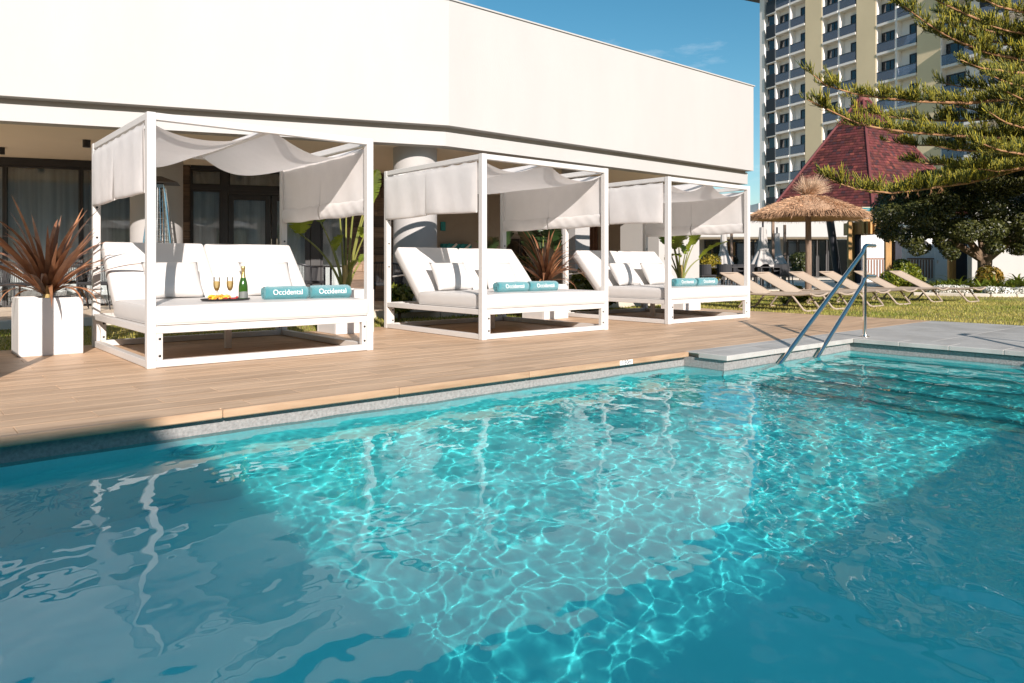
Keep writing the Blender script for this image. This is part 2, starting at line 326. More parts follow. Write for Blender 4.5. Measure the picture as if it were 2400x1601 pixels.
# water: a real rippled surface
def spaced(a, b, f0, f1, fine):
    s = np.concatenate([np.arange(a, f0, .25), np.arange(f0, f1, fine), np.arange(f1, b, .25)]); s[-1] = b; return s
xs = spaced(PU0-.05, PU1+.06, -.6, 8.5, .0095); ys = spaced(PV0-.05, PV1+.06, -.4, PV1+.04, .0095)
X, Y = np.meshgrid(xs, ys); Z = np.zeros_like(X)
wr = np.random.default_rng(5)
for i in range(150):
    big = i >= 120; mid = 90 <= i < 120; lam = math.exp(wr.uniform(math.log(.34), math.log(.80))) if big else (math.exp(wr.uniform(math.log(.17), math.log(.32))) if mid else math.exp(wr.uniform(math.log(.055), math.log(.12))))
    k = 2*math.pi/lam; th = wr.uniform(0, 2*math.pi); slope = .0060 if big else (.0046 if mid else .0019)
    a = slope/k*(1 + .45*math.cos(2*(th - 2.3))); dx = .45*np.sin(.9*X*math.cos(i) + 1.1*Y*math.sin(i) + i)
    Z += a*np.sin(k*(X*math.cos(th) + Y*math.sin(th)) + dx + wr.uniform(0, 6.28))
CALM = 1/(1 + np.exp(-(X - .9)*1.8)); Z *= (.95 + .05*CALM)*(.85 + .25*np.sin(.8*X + 1.1*Y))
fx = (X > -.55) & (Y > -.35)
print('water slope rms', float(np.std((np.diff(Z, axis=1)/np.diff(X, axis=1))[fx[:, 1:]])))
Z = np.where(fx, Z, 0) + WZ
nx, ny = len(xs), len(ys); I = np.arange(nx*ny).reshape(ny, nx)
F = np.stack([I[:-1, :-1], I[:-1, 1:], I[1:, 1:], I[1:, :-1]], -1).reshape(-1, 4)
wm = bpy.data.materials.new('pool_water'); wm.use_nodes = True; n = wm.node_tree; n.nodes.remove(n.nodes['Principled BSDF'])
pw = n.nodes.new('ShaderNodeBsdfPrincipled'); pw.inputs['IOR'].default_value = 1.29; pw.inputs['Roughness'].default_value = 0; pw.inputs['Transmission Weight'].default_value = 1
pw.inputs['Base Color'].default_value = (.085, .95, .975, 1); n.links.new(pw.outputs[0], n.nodes['Material Output'].inputs[0])
water = struct(fast('water', np.stack([X, Y, Z], -1).reshape(-1, 3), F, wm, smooth=True)); water.cycles.is_caustics_caster = True
# deck of oak-look boards
DU1, DV1 = 12.05, 8.85
deck = struct(obj('deck', MB().prism([(-9.3, PV1+.004), (DU1, PV1+.004), (DU1, DV1), (-9.3, DV1)], -.06, -.010), M['deckbase']))
def board_mesh(L, w): return MB().box(0, L, 0, w, -.009, 0, .0025).mesh('board', M['board'])
BW = .1995; rows = 22; bm = board_mesh(1.197, BW-.003); nb = 0
def cut_board(x, y, L): return link('board', board_mesh(L-.003, BW-.003), deck)
for rI in range(rows):
    y = PV1 + .006 + rI*BW; off = (rI*.4) % 1.2; x = -1.9 + off - 1.2
    while x < DU1 - .02:
        L = min(1.2, DU1 - x)
        if L > .03:
            b_ = link('board', bm, deck) if L > 1.199 else cut_board(x, y, L)
            b_.location = (x, y, 0); nb += 1
        x += 1.2
far = MB()
for rI in range(rows): far.box(-9.3, -1.905 + (rI*.4) % 1.2 - 1.2, PV1+.006+rI*BW, PV1+.003+(rI+1)*BW, -.009, -.0006)
stuff(obj('board_field', far, M['board'], deck))
cbm = MB().box(0, 1.197, -.055, .004, -.05, .001, .006).mesh('edge_board', M['edge'])
x = -9.3
while x < U5 - .05:
    e_ = link('edge_board', cbm, deck); e_.location = (x, PV1, .0005)
    if x + 1.2 > U5: e_.scale.x = (U5 - x)/1.2
    x += 1.2
e_ = None
q, _ = on_line(1468, (0, PV1-.057), (1, 0))
pl_ = obj('depth_marker', MB().box(q.x-.085, q.x+.085, PV1-.0585, PV1-.0545, -.045, -.004, .001), M['print'], deck)
def text_mesh(txt, size, ext, m, fn=None):
    cu = bpy.data.curves.new('lettering', 'FONT'); cu.body = txt; cu.size = size; cu.align_x = 'CENTER'; cu.align_y = 'CENTER'; cu.extrude = ext; cu.resolution_u = 3
    to = bpy.data.objects.new('tmp', cu); COL.objects.link(to); dg = bpy.context.evaluated_depsgraph_get()
    me = bpy.data.meshes.new_from_object(to.evaluated_get(dg)); bpy.data.objects.remove(to)
    if fn:
        b = bmesh.new(); b.from_mesh(me); bmesh.ops.triangulate(b, faces=b.faces); bmesh.ops.subdivide_edges(b, edges=[e for e in b.edges if e.calc_length() > size*.25], cuts=2)
        for v in b.verts: v.co = fn(v.co)
        b.to_mesh(me); b.free()
    me.materials.clear(); me.materials.append(m); me.name = 'lettering'; return me
tx = link('lettering', text_mesh("1'30m", .055, .0004, M['ink']), pl_); tx.location = (q.x, PV1-.0600, -.0245); tx.rotation_euler = (R(90), 0, 0)
# grey stone paving round the far end
pav = struct(obj('stone_paving', MB().prism([(PU1+.03, -8), (DU1, -8), (DU1, PV1), (U5+.06, PV1), (U5+.06, 4.02), (PU1+.03, 4.02)], -.06, -.011), M['deckbase']))
sm = {}
def slab(x0, x1, y0, y1, nm='paving_slab', z0=-.010, z1=0.0005, b=.003):
    k = (round(x1-x0, 3), round(y1-y0, 3), nm)
    if k not in sm: sm[k] = MB().box(0, x1-x0-.003, 0, y1-y0-.003, z0, z1, b).mesh(nm, M['stone'])
    o = link(nm, sm[k], pav); o.location = (x0, y0, 0); return o
for i in range(6):
    x0 = PU1+.32 + i*.6; x1 = min(x0+.6, DU1)
    for j in range(7): 
        if x1-x0 > .05: slab(x0, x1, PV1-1.2*(j+1), PV1-1.2*j)
for i in range(3): slab(U5+.0 + i*.8433, U5 + (i+1)*.8433, 4.30, PV1, b=.003)
for i in range(3): slab(U5-.0 + i*.8433, U5 + (i+1)*.8433, 3.975, 4.30, 'coping_tile', -.05, .001, .005)
slab(PU1, PU1+.32, 3.975, PV1, 'coping_tile', -.05, .0008, .005)
for j in range(17): slab(PU1-.02, PU1+.32, 3.975-.5*(j+1), 3.975-.5*j, 'coping_tile', -.05, .001, .005)
# lawn, path and grass
lawn = struct(obj('lawn', MB().prism([(DU1+.004, -30), (75, -30), (75, 40), (-12, 40), (-12, DV1+.004), (DU1+.004, DV1+.004)], -.065, -.012), M['lawn']))
def blades(n, box, h0, h1, keep=None):
    x0, x1, y0, y1 = box; xs_ = RNG.uniform(0, 1, n); 
    X_ = x0 + (x1-x0)*xs_; Y_ = RNG.uniform(y0, y1, n)
    if keep is not None: k_ = keep(X_, Y_); X_, Y_ = X_[k_], Y_[k_]
    n = len(X_); hgt = RNG.uniform(h0, h1, n); a = RNG.uniform(0, 6.28, n); le = RNG.uniform(0, .7, n); la = RNG.uniform(0, 6.28, n); wd = RNG.uniform(.003, .006, n)*1.6
    V = np.zeros((n, 3, 3)); V[:, 0] = np.stack([X_-wd*np.cos(a), Y_-wd*np.sin(a), np.full(n, -.014)], 1); V[:, 1] = np.stack([X_+wd*np.cos(a), Y_+wd*np.sin(a), np.full(n, -.014)], 1)
    V[:, 2] = np.stack([X_+hgt*le*np.cos(la), Y_+hgt*le*np.sin(la), hgt-.014], 1)
    pat = .5 + .5*np.sin(1.3*X_+.6*Y_+1.2*np.sin(1.1*Y_)) * np.sin(.9*Y_-.5*X_+np.sin(1.7*X_)); dry = np.clip(pat*.75 + RNG.normal(0, .22, n) + .1, 0, 1)[:, None]
    c = (1-dry)*np.array([.16, .215, .012]) + dry*np.array([.50, .41, .11]); c *= RNG.uniform(.7, 1.3, n)[:, None]
    return V.reshape(-1, 3), np.repeat(c, 3, 0)
parts = [blades(42000, (DU1+.03, 20, 1.5, 12), .02, .05), blades(30000, (20, 34, -4, 16), .025, .055), blades(9000, (DU1+.03, 20, -5, 1.5), .02, .05), blades(16000, (-1, DU1, DV1+.02, 12), .02, .055, lambda x, y: y < 11.75 - .12*np.clip(x, 0, 20))]
V = np.concatenate([q[0] for q in parts]); C_ = np.concatenate([q[1] for q in parts]); F = np.arange(len(V)).reshape(-1, 3)
gr = stuff(fast('grass', V, F, M['blade'], col=C_)); tag(gr, 'short green and straw-coloured grass of the lawn', 'grass')
# ------------------------------------------------------------------ the wing across the pool (its roof line shades the near water)
wing = thing('hotel_wing', 'white two storey wing across the pool that shades the near water', 'building', (-8, -8, 0))
world(obj('ground_storey', MB().box(-40, 45, -22, .80-2.127*3.3, -.06, 3.3-.145, .02), M['render'], wing))
world(obj('upper_storey', MB().box(-40, 1.25-.871*6.4, -22, 4.78-2.127*6.4, 3.2, 6.4-.145, .02), M['render'], wing))
wnd = MB().box(-.9, .9, -.02, .02, 0, 2.1)
wme = wnd.mesh('window', M['pane_far']); wfm = MB().box(-.98, .98, -.03, .015, -.06, 2.18).mesh('frame', M['black'])
for k in range(14):
    o = world(link('window', wme, wing)); o.matrix_parent_inverse = Matrix.Translation((8, 8, 0)); o.location = (-34 + k*5.2, .80-2.127*3.3+.03, .35); f_ = link('frame', wfm, o)
# ================================================================== THE POOLSIDE RESTAURANT BUILDING
DL = Vector((.94, -.34)).normalized(); NL = Vector((DL.y, -DL.x)); Cc = Vector((6.64, 9.49)); Aa = Cc - DL*17; Ee = Vector((15.16, 9.55))
bld = thing('restaurant_building', 'long white flat roofed building with deep overhanging fascia behind the cabanas', 'building', (Cc.x, Cc.y, 0))
def rib(o):
    mm = Vector((NL.x, NL.y - 1)); mm = mm/(1 + (NL.y*-1))
    return [Aa + NL*o, Cc + mm*o, Ee + Vector((0, -1))*o]
def ribbon(of, ob, z0, z1, ext=0.0):
    f_, b_ = rib(of), rib(ob); f_[2] = f_[2] + Vector((ext, 0)); b_[2] = b_[2] + Vector((ext, 0))
    m_ = MB(); k = len(m_.v); pts = f_ + b_[::-1]
    m_.add([(q.x, q.y, z) for z in (z0, z1) for q in pts], [(0, 5, 4, 1), (1, 4, 3, 2), (6, 7, 10, 11), (7, 8, 9, 10), (0, 1, 7, 6), (1, 2, 8, 7), (2, 3, 9, 8), (3, 4, 10, 9), (4, 5, 11, 10), (5, 0, 6, 11)]); return m_
world(obj('fascia', ribbon(.12, -.25, 3.0, 4.94, .05), M['render'], bld))
world(obj('parapet_cap', ribbon(.145, -.27, 4.942, 4.965, .08), M['render'], bld))
world(obj('fascia', MB().box(14.98, 15.21, 9.82, 21, 3.0, 4.94), M['render'], bld))
world(obj('shadow_gap_trim', ribbon(-.06, -.2, 2.92, 2.999), M['trim'], bld))
world(obj('lintel_beam', ribbon(0, -.25, 2.70, 2.918), M['render'], bld))
s_ = [Aa - NL*.24, Cc + Vector((.0, .25)), Vector((15.1, 9.82)), Vector((15.1, 24)), Vector((-4, 30))]
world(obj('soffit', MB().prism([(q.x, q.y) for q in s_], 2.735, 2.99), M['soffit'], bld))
terr = struct(obj('terrace', MB().prism([(-10, 12.7), (2.4, 11.9), (6.9, 10.1), (15.4, 10.0), (15.4, 26), (-10, 30)], -.06, .098), M['terrace']))
for a_, b_ in (((-10, 12.64), (2.4, 11.84)), ((2.4, 11.84), (6.9, 10.04)), ((6.9, 10.04), (15.4, 9.94))):
    obj('kerb', MB().bar((*a_, .03), (*b_, .03), .12, .15, .01), M['kerb'], terr)
# glass front of the dining room
GP = (3.2, 15.1); RZL = math.atan2(DL.y, DL.x)
def gl_pt(px): q, t = on_line(px, GP, DL); return q
def gz(px, py): q, t = on_line(px, GP, DL); return EYE - (py - HY)/FPX*t
def strip(px0, px1, z0, z1, y0, y1, b=0.004):
    a, c = gl_pt(px0), gl_pt(px1); L = (c - a).length; m_ = Matrix.Translation((a.x, a.y, 0)) @ Matrix.Rotation(RZL, 4, 'Z')
    return MB().box(0, L, y0, y1, z0, z1, b, m_)
def curtain_mesh(px0, px1, z0, z1, yo, amp=.05, step=.13):
    a, c = gl_pt(px0), gl_pt(px1); L = (c - a).length; m_ = Matrix.Translation((a.x, a.y, 0)) @ Matrix.Rotation(RZL, 4, 'Z'); ph = random.random()*6
    def fn(u, v):
        x = u*L; w_ = amp*(math.sin(x/step*2.1 + ph) + .6*math.sin(x/step*3.7 + 2*ph + .6*v) + .5*math.sin(x/step*.83))
        return m_ @ Vector((x + .02*math.sin(x*9+v*2), yo + w_*(.6+.4*v), z0 + (z1-z0)*v))
    return MB().grid(fn, max(8, int(L/.025)), 6)
def window(nm, px0, px1, z0, z1, fw=.06, curt=True, pane='pane'):
    a, c = gl_pt(px0), gl_pt(px1); L = (c - a).length; m_ = Matrix.Translation((a.x, a.y, 0)) @ Matrix.Rotation(RZL, 4, 'Z')
    fr_ = MB().box(0, fw, -.04, .04, z0, z1, .004, m_).box(L-fw, L, -.04, .04, z0, z1, .004, m_).box(fw, L-fw, -.038, .038, z0, z0+fw, .004, m_).box(fw, L-fw, -.038, .038, z1-fw, z1, .004, m_)
    o = world(obj(nm, fr_, M['black'], bld))
    obj('pane', MB().box(fw-.005, L-fw+.005, -.006, .006, z0+fw-.005, z1-fw+.005, 0, m_), M[pane], o)
    if curt: obj('curtain', curtain_mesh(px0-14, px1+16, z0+.02, z1-.02, .2), M['curtain'], o, True, 180)
    return o
for a_, b_ in ((-120, 12), (12, 190), (190, 312)): window('window', a_, b_, .1, 2.60, .035)
window('window', 312, 425, .1, 2.60, .035)
for a_, b_ in ((448, 519), (752, 811)): window('window', a_, b_, .1, 2.28, .04); window('window', a_, b_, 2.36, 2.66, .03)
for a_, b_ in ((535, 634), (637, 727)):
    d_ = window('door', a_, b_, .12, 2.20, .10)
    h0 = gl_pt(629 if a_ == 535 else 642); obj('handle', MB().tube([(h0.x+.02, h0.y-.09, .95), (h0.x+.02, h0.y-.09, 1.35)], .014, 8), M['steel'], d_)
window('window', 535, 727, 2.36, 2.66, .03)
for a_, b_, z0, z1 in ((518.5, 534.5, .1, 2.7), (727.5, 751, .1, 2.7), (446, 448, .1, 2.7), (448, 811, 2.281, 2.359), (448, 811, 2.661, 2.73), (535, 727, 2.205, 2.28), (-120, 425, 2.601, 2.73)):
    world(obj('window_frame', strip(a_, b_, z0, z1, -.07, .07), M['black'], bld))
def planks(px0, px1, z0, z1, h, cols):
    a, c = gl_pt(px0), gl_pt(px1); L = (c - a).length
    z = z0
    while z < z1 - .01:
        hh = min(h*random.choice((.8, 1, 1.2)), z1 - z); cut = [0] + sorted(random.uniform(.3, .7) for _ in range(cols-1)) + [1]
        for i in range(cols):
            L0, L1 = cut[i]*L, cut[i+1]*L
            o = link('plank', MB().box(0, L1-L0-.004, -random.uniform(.02, .05), .05, 0, hh-.004, .003).mesh('plank', M['clad']), bld); world(o)
            q = a + DL*L0; o.location = (q.x, q.y, z); o.rotation_euler = (0, 0, RZL)
        z += hh
planks(425.5, 446, .1, 2.72, .2, 1); planks(811.5, 925, .1, 2.72, .19, 2)
# the room behind the glass
r0, r1 = gl_pt(-130), gl_pt(925); NB = -NL; back = [r0 + NB*5, r1 + NB*5]
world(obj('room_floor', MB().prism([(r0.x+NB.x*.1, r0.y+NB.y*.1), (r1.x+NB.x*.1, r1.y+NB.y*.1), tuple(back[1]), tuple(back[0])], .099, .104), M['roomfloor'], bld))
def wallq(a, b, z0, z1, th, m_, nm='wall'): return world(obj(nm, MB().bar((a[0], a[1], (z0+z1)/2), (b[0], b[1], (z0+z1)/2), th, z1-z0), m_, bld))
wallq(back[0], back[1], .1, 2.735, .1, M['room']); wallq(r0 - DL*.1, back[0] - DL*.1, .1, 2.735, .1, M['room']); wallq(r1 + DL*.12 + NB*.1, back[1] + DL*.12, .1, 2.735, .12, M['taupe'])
def column(px, w_, dia):
    q = P(px, w_); o = world(obj('column', MB().lathe([(dia/2, .098), (dia/2, 2.74)], 40, (q.x, q.y, 0)), M['column'], bld, True)); return q
COL1 = column(367.5, 12.75, .83); COL2 = column(973, 12.05, .71)
# open bar terrace to the right of the second column
e1 = r1 + DL*.2
wallq((e1.x, 15.6), (15.1, 15.6), .1, 2.735, .12, M['taupe'])
wallq((15.1, 11.5), (15.1, 15.5), .1, 2.735, .1, M['taupe'])
BV = 15.53
def bwall(px): q, t = on_line(px, (0, BV), (1, 0)); return q.x, t
def bz(px, py): t = bwall(px)[1]; return EYE - (py-HY)/FPX*t
def bpanel(nm, px0, px1, py0, py1, m_, d=.03, b=.003): 
    x0, x1 = bwall(px0)[0], bwall(px1)[0]; pc = (px0+px1)/2
    return world(obj(nm, MB().box(x0, x1, BV-d, BV, bz(pc, py1), bz(pc, py0), b), m_, bld))
bpanel('wall_tile_panel', 1032, 1043, 520, 541, M['teal']); sh = bpanel('wall_shelf', 1032, 1099, 572, 584, M['teal'], .12)
for k in range(4):
    xa, xb = bwall(1034+k*16)[0], bwall(1047+k*16)[0]
    obj('zigzag_ornament', MB().bar((xa, BV-.14, bz(1060, 584)), (xb, BV-.14, bz(1060, 572)), .03, .05), M['print'] if k % 2 else M['teal'], sh).matrix_parent_inverse = Matrix.Identity(4)
for px0, px1 in ((1184, 1216), (1219, 1250)):
    o = bpanel('window', px0, px1, 560, 655, M['black'], .04); x0, x1 = bwall(px0+3)[0], bwall(px1-3)[0]; obj('pane', MB().box(x0, x1, BV-.05, BV-.042, bz(1215, 650), bz(1215, 566)), M['pane_far'], o).matrix_parent_inverse = Matrix.Identity(4)
bpanel('white_lintel', 1178, 1262, 534, 548, M['render'], .25)
q = P(1349, 14.6); world(obj('pillar', MB().box(q.x-.2, q.x+.2, q.y-.2, q.y+.2, .098, 2.74, .01), M['column'], bld))
for k in range(17):
    px = 1374 + k*7.4; q, t = on_line(px, (0, 14.2), (1, 0)); o = world(link('screen_slat', None or (slm if k else MB().box(-.028, .028, -.05, .05, .1, 2.73, .004).mesh('screen_slat', M['slat'])), bld)); slm = o.data; o.location = (q.x, q.y, 0)
q0, _ = on_line(1545, (0, 10.45), (1, 0)); q1, _ = on_line(1639.5, (0, 10.45), (1, 0))
world(obj('end_pier', MB().box(q0.x, q1.x, 10.45, 11.6, .098, 2.74, .01), M['render'], bld))
for px, py, w_ in ((2, 362, 11.9), (203, 340, 11.2), (560, 415, 13.0)):
    q = P(px, w_, 2.735); world(obj('ceiling_spotlight', MB().lathe([(.055, -.11), (.055, 0)], 16, tuple(q)), M['black'], bld, True))
q = G(1762, 404) if False else P(1748, 17.15, 2.95); world(obj('security_lamp', MB().lathe([(.03, -.06), (.05, -.03), (.03, .03)], 12, tuple(q)), M['print'], bld, True))
# counter on the bar terrace
q0, q1 = P(1048, 15.2), P(1150, 15.4)
ctr = thing('bar_counter', 'orange brown timber counter on the covered terrace behind the second cabana', 'counter', (q0.x, q0.y, .1), 0)
L = (q1 - q0).length; ctr.rotation_euler.z = math.atan2(q1.y-q0.y, q1.x-q0.x)
obj('front_panel', MB().box(0, L, 0, .5, .0, .94, .008), M['orangewood'], ctr); obj('worktop', MB().box(-.04, L+.04, -.05, .55, .942, .99, .008), M['orangewood'], ctr)
# patio heater
q = P(371, 11.6, .1); ht = thing('patio_heater', 'tall pyramid patio heater with black hood beside the round grey column', 'heater', q, YAW - math.pi/2 + R(20))
obj('base', MB().box(-.25, .25, -.25, .25, 0, .62, .01), M['darkmetal'], ht)
obj('hood', MB().add([(-.30, -.30, 2.02), (.30, -.30, 2.02), (.30, .30, 2.02), (-.30, .30, 2.02), (-.05, -.05, 2.13), (.05, -.05, 2.13), (.05, .05, 2.13), (-.05, .05, 2.13)], [(3, 2, 1, 0), (4, 5, 6, 7), (0, 1, 5, 4), (1, 2, 6, 5), (2, 3, 7, 6), (3, 0, 4, 7)]), M['black'], ht)
obj('top_ring', MB().box(-.09, .09, -.09, .09, 1.94, 2.019, .01), M['steel'], ht)
for sx in (-1, 1):
    for sy_ in (-1, 1): obj('upright', MB().tube([(sx*.235, sy_*.235, .62), (sx*.095, sy_*.095, 1.95)], .013, 8), M['steel'], ht, True)
obj('flame_tube', MB().lathe([(.05, .62), (.05, 1.94)], 16), M['pane'], ht, True)
for a_ in range(4):
    gm = MB(); rot = Matrix.Rotation(a_*math.pi/2, 4, 'Z')
    for i in range(15):
        t = (i+.5)/15; h_ = .235-.14*t; z = .62+1.33*t; gm.bar(rot @ Vector((-h_, -h_, z)), rot @ Vector((h_, -h_, z)), .006, .006)
    for i in range(7):
        t = (i-3)/3.5; gm.bar(rot @ Vector((.235*t, -.235, .62)), rot @ Vector((.095*t, -.095, 1.95)), .006, .006)
    obj('wire_guard', gm, M['steel'], ht)
# rope chairs and tables on the dining terrace
def rope_chair(label, loc, rz, group):
    t = thing('rope_chair', label, 'chair', loc, rz, group)
    for sx in (-1, 1):
        obj('leg', MB().tube([(sx*.22, -.2, .43), (sx*.27, -.27, 0)], [.014, .010], 6), M['darkmetal'], t, True); obj('leg', MB().tube([(sx*.22, .2, .43), (sx*.26, .27, 0)], [.014, .010], 6), M['darkmetal'], t, True)
    obj('seat', MB().box(-.25, .25, -.25, .24, .42, .47, .015), M['rope'], t)
    arc = [(.29*math.cos(a), .02+.27*math.sin(a), .70+.08*math.sin(max(0, a))) for a in np.linspace(-.5, math.pi+.5, 17)]; lo = [(.86*x, .86*y, .44) for x, y, z in arc]
    obj('top_rail', MB().tube(arc, .013, 6), M['darkmetal'], t, True)
    rp_ = MB()
    for i in range(46):
        s_ = i/45*16; j = min(15, int(s_)); f_ = s_ - j; a = Vector(arc[j]).lerp(Vector(arc[j+1]), f_); b = Vector(lo[j]).lerp(Vector(lo[j+1]), f_); rp_.bar(a, b, .011, .007)
    obj('rope_back', rp_, M['rope'], t); return t
c0 = rope_chair('dark rope armchair behind the bronze cordyline at the long dining table', P(40, 11.3, .1), .6, 'rope chairs at the dining terrace')
def chair_at(px, w_, rz, label=None):
    c = copy_tree(c0); c.location = P(px, w_, .1); c.rotation_euler.z = rz
    if label: c['label'] = label
for px, w_, rz, lb in ((165, 12.7, 3.0, 'dark rope armchair between the long dining table and the glass front'), (238, 11.9, -1.3, 'dark rope armchair at the end of the long table beside the first cabana'), (712, 12.6, .5, 'dark rope armchair in front of the glass doors beyond the first cabana'), (905, 11.6, 2.4, 'dark rope armchair by the timber cladding between two cabanas')): chair_at(px, w_, rz, lb)
def dining_table(label, a, b, zt, dep=.7):
    q = a.lerp(b, .5); L = (b - a).length; t = thing('dining_table', label, 'table', (q.x, q.y, .1), math.atan2(b.y-a.y, b.x-a.x))
    obj('tabletop', MB().box(-L/2, L/2, -dep/2, dep/2, zt-.03, zt, .006), M['black'], t)
    for sx in (-1, 1):
        for sy_ in (-1, 1): obj('leg', MB().box(sx*(L/2-.08)-.015, sx*(L/2-.08)+.015, sy_*(dep/2-.08)-.015, sy_*(dep/2-.08)+.015, 0, zt-.031, .003), M['darkmetal'], t)
dining_table('long black topped dining table behind the bronze cordyline', P(-70, 12.0), P(212, 12.2), .73)
dining_table('black topped dining table behind the strelitzia beside the first cabana', P(735, 12.9), P(800, 13.3), .73, .6)
# ================================================================== CABANAS
CW, CD, CH, PP = 2.08, 2.15, 2.10, .07
def soft_box(x0, x1, y0, y1, z0, z1, r=.035, puff=.012, nx=18, ny=14, seed=0):
    """upholstered slab: rounded edges, slightly crowned faces"""
    rg = random.Random(seed); m_ = MB(); a, b, c = (x1-x0)/2, (y1-y0)/2, (z1-z0)/2; cx, cy, cz = (x0+x1)/2, (y0+y1)/2, (z0+z1)/2
    ph = [rg.uniform(0, 6.28) for _ in range(4)]
    def fix(p, n_):
        q = Vector((max(-a+r, min(a-r, p[0])), max(-b+r, min(b-r, p[1])), max(-c+r, min(c-r, p[2])))); d = Vector(p) - q
        if d.length > 1e-6: d = d.normalized()*r
        o = q + d
        k = (1-(o.x/a)**4)*(1-(o.y/b)**4); o.z += math.copysign(puff*k, o.z) * (abs(o.z) > c-r-.001) + .003*math.sin(7*o.x+ph[0])*math.sin(9*o.y+ph[1])*(o.z > 0)
        e = (1-(o.x/a)**4)*(1-(o.z/c)**2); o.y += math.copysign(puff*.7*e, o.y)*(abs(o.y) > b-r-.001)
        e = (1-(o.y/b)**4)*(1-(o.z/c)**2); o.x += math.copysign(puff*.7*e, o.x)*(abs(o.x) > a-r-.001)
        return (cx+o.x, cy+o.y, cz+o.z)
    def lin(n_, h): 
        s_ = [-h, -h+r*.35, -h+r*.8]; s_ += list(np.linspace(-h+r*1.6, h-r*1.6, n_)) + [h-r*.8, h-r*.35, h]; return s_
    gx, gy, gz_ = lin(nx, a), lin(ny, b), lin(3, c)
    def face(A, B, fn, flip):
        k = len(m_.v)
        for j in B:
            for i in A: m_.v.append(fix(fn(i, j), None))
        w_ = len(A)
        for j in range(len(B)-1):
            for i in range(w_-1):
                q = (k+j*w_+i, k+j*w_+i+1, k+(j+1)*w_+i+1, k+(j+1)*w_+i); m_.f.append(q[::-1] if flip else q)
    face(gx, gy, lambda i, j: (i, j, c), False); face(gx, gy, lambda i, j: (i, j, -c), True)
    face(gx, gz_, lambda i, j: (i, -b, j), False); face(gx, gz_, lambda i, j: (i, b, j), True)
    face(gy, gz_, lambda i, j: (-a, i, j), True); face(gy, gz_, lambda i, j: (a, i, j), False)
    return m_
def weld(o):
    b = bmesh.new(); b.from_mesh(o.data); bmesh.ops.remove_doubles(b, verts=b.verts, dist=.0006); b.to_mesh(o.data); b.free(); return o
def cloth_fold(x, y0, y1, zt, zb, out, seed, belly=.02):
    """hanging panel folded over at the hem: outer sheet, rounded fold, inner sheet (along y)"""
    rg = random.Random(seed); ph = [rg.uniform(0, 6.28) for _ in range(6)]; H_ = zt - zb; gap = .035
    prof = [(0, 0)] + [(0, -H_*t) for t in (.12, .25, .4, .55, .7, .82, .9)] + [(gap*.5*(1-math.cos(a)), -H_*.93 - gap*.9*math.sin(a)) for a in np.linspace(.1, math.pi-.1, 6)] + [(gap, -H_*t) for t in (.85, .6, .3, .05)]
    n_ = len(prof)-1
    def fn(u, v):
        k = v*n_; i = min(n_-1, int(k)); f_ = k - i; dx = prof[i][0]*(1-f_)+prof[i+1][0]*f_; dz = prof[i][1]*(1-f_)+prof[i+1][1]*f_; d = -dz/H_
        y = y0 + (y1-y0)*u
        wv = belly*.45*d*(math.sin(4*u+ph[0])*.6 + .4*math.sin(9*u+ph[1]+d)) + .0018*math.sin(17*u+ph[2]+3*d) + .003*math.sin(6*u+5*d+ph[3])*d
        edge = .03*d*(1-math.sin(math.pi*u))**3
        top = .012*abs(math.sin(u*math.pi*4+.3))*(1-d)
        sx = (dx - gap/2)
        return (x + out*(-sx*(.35+.65*d) + wv + edge*.3), y + (edge*.4 if u < .5 else -edge*.4), zt + dz - top - .012*math.sin(3*u+ph[4])*d)
    return MB().grid(fn, 34, n_)
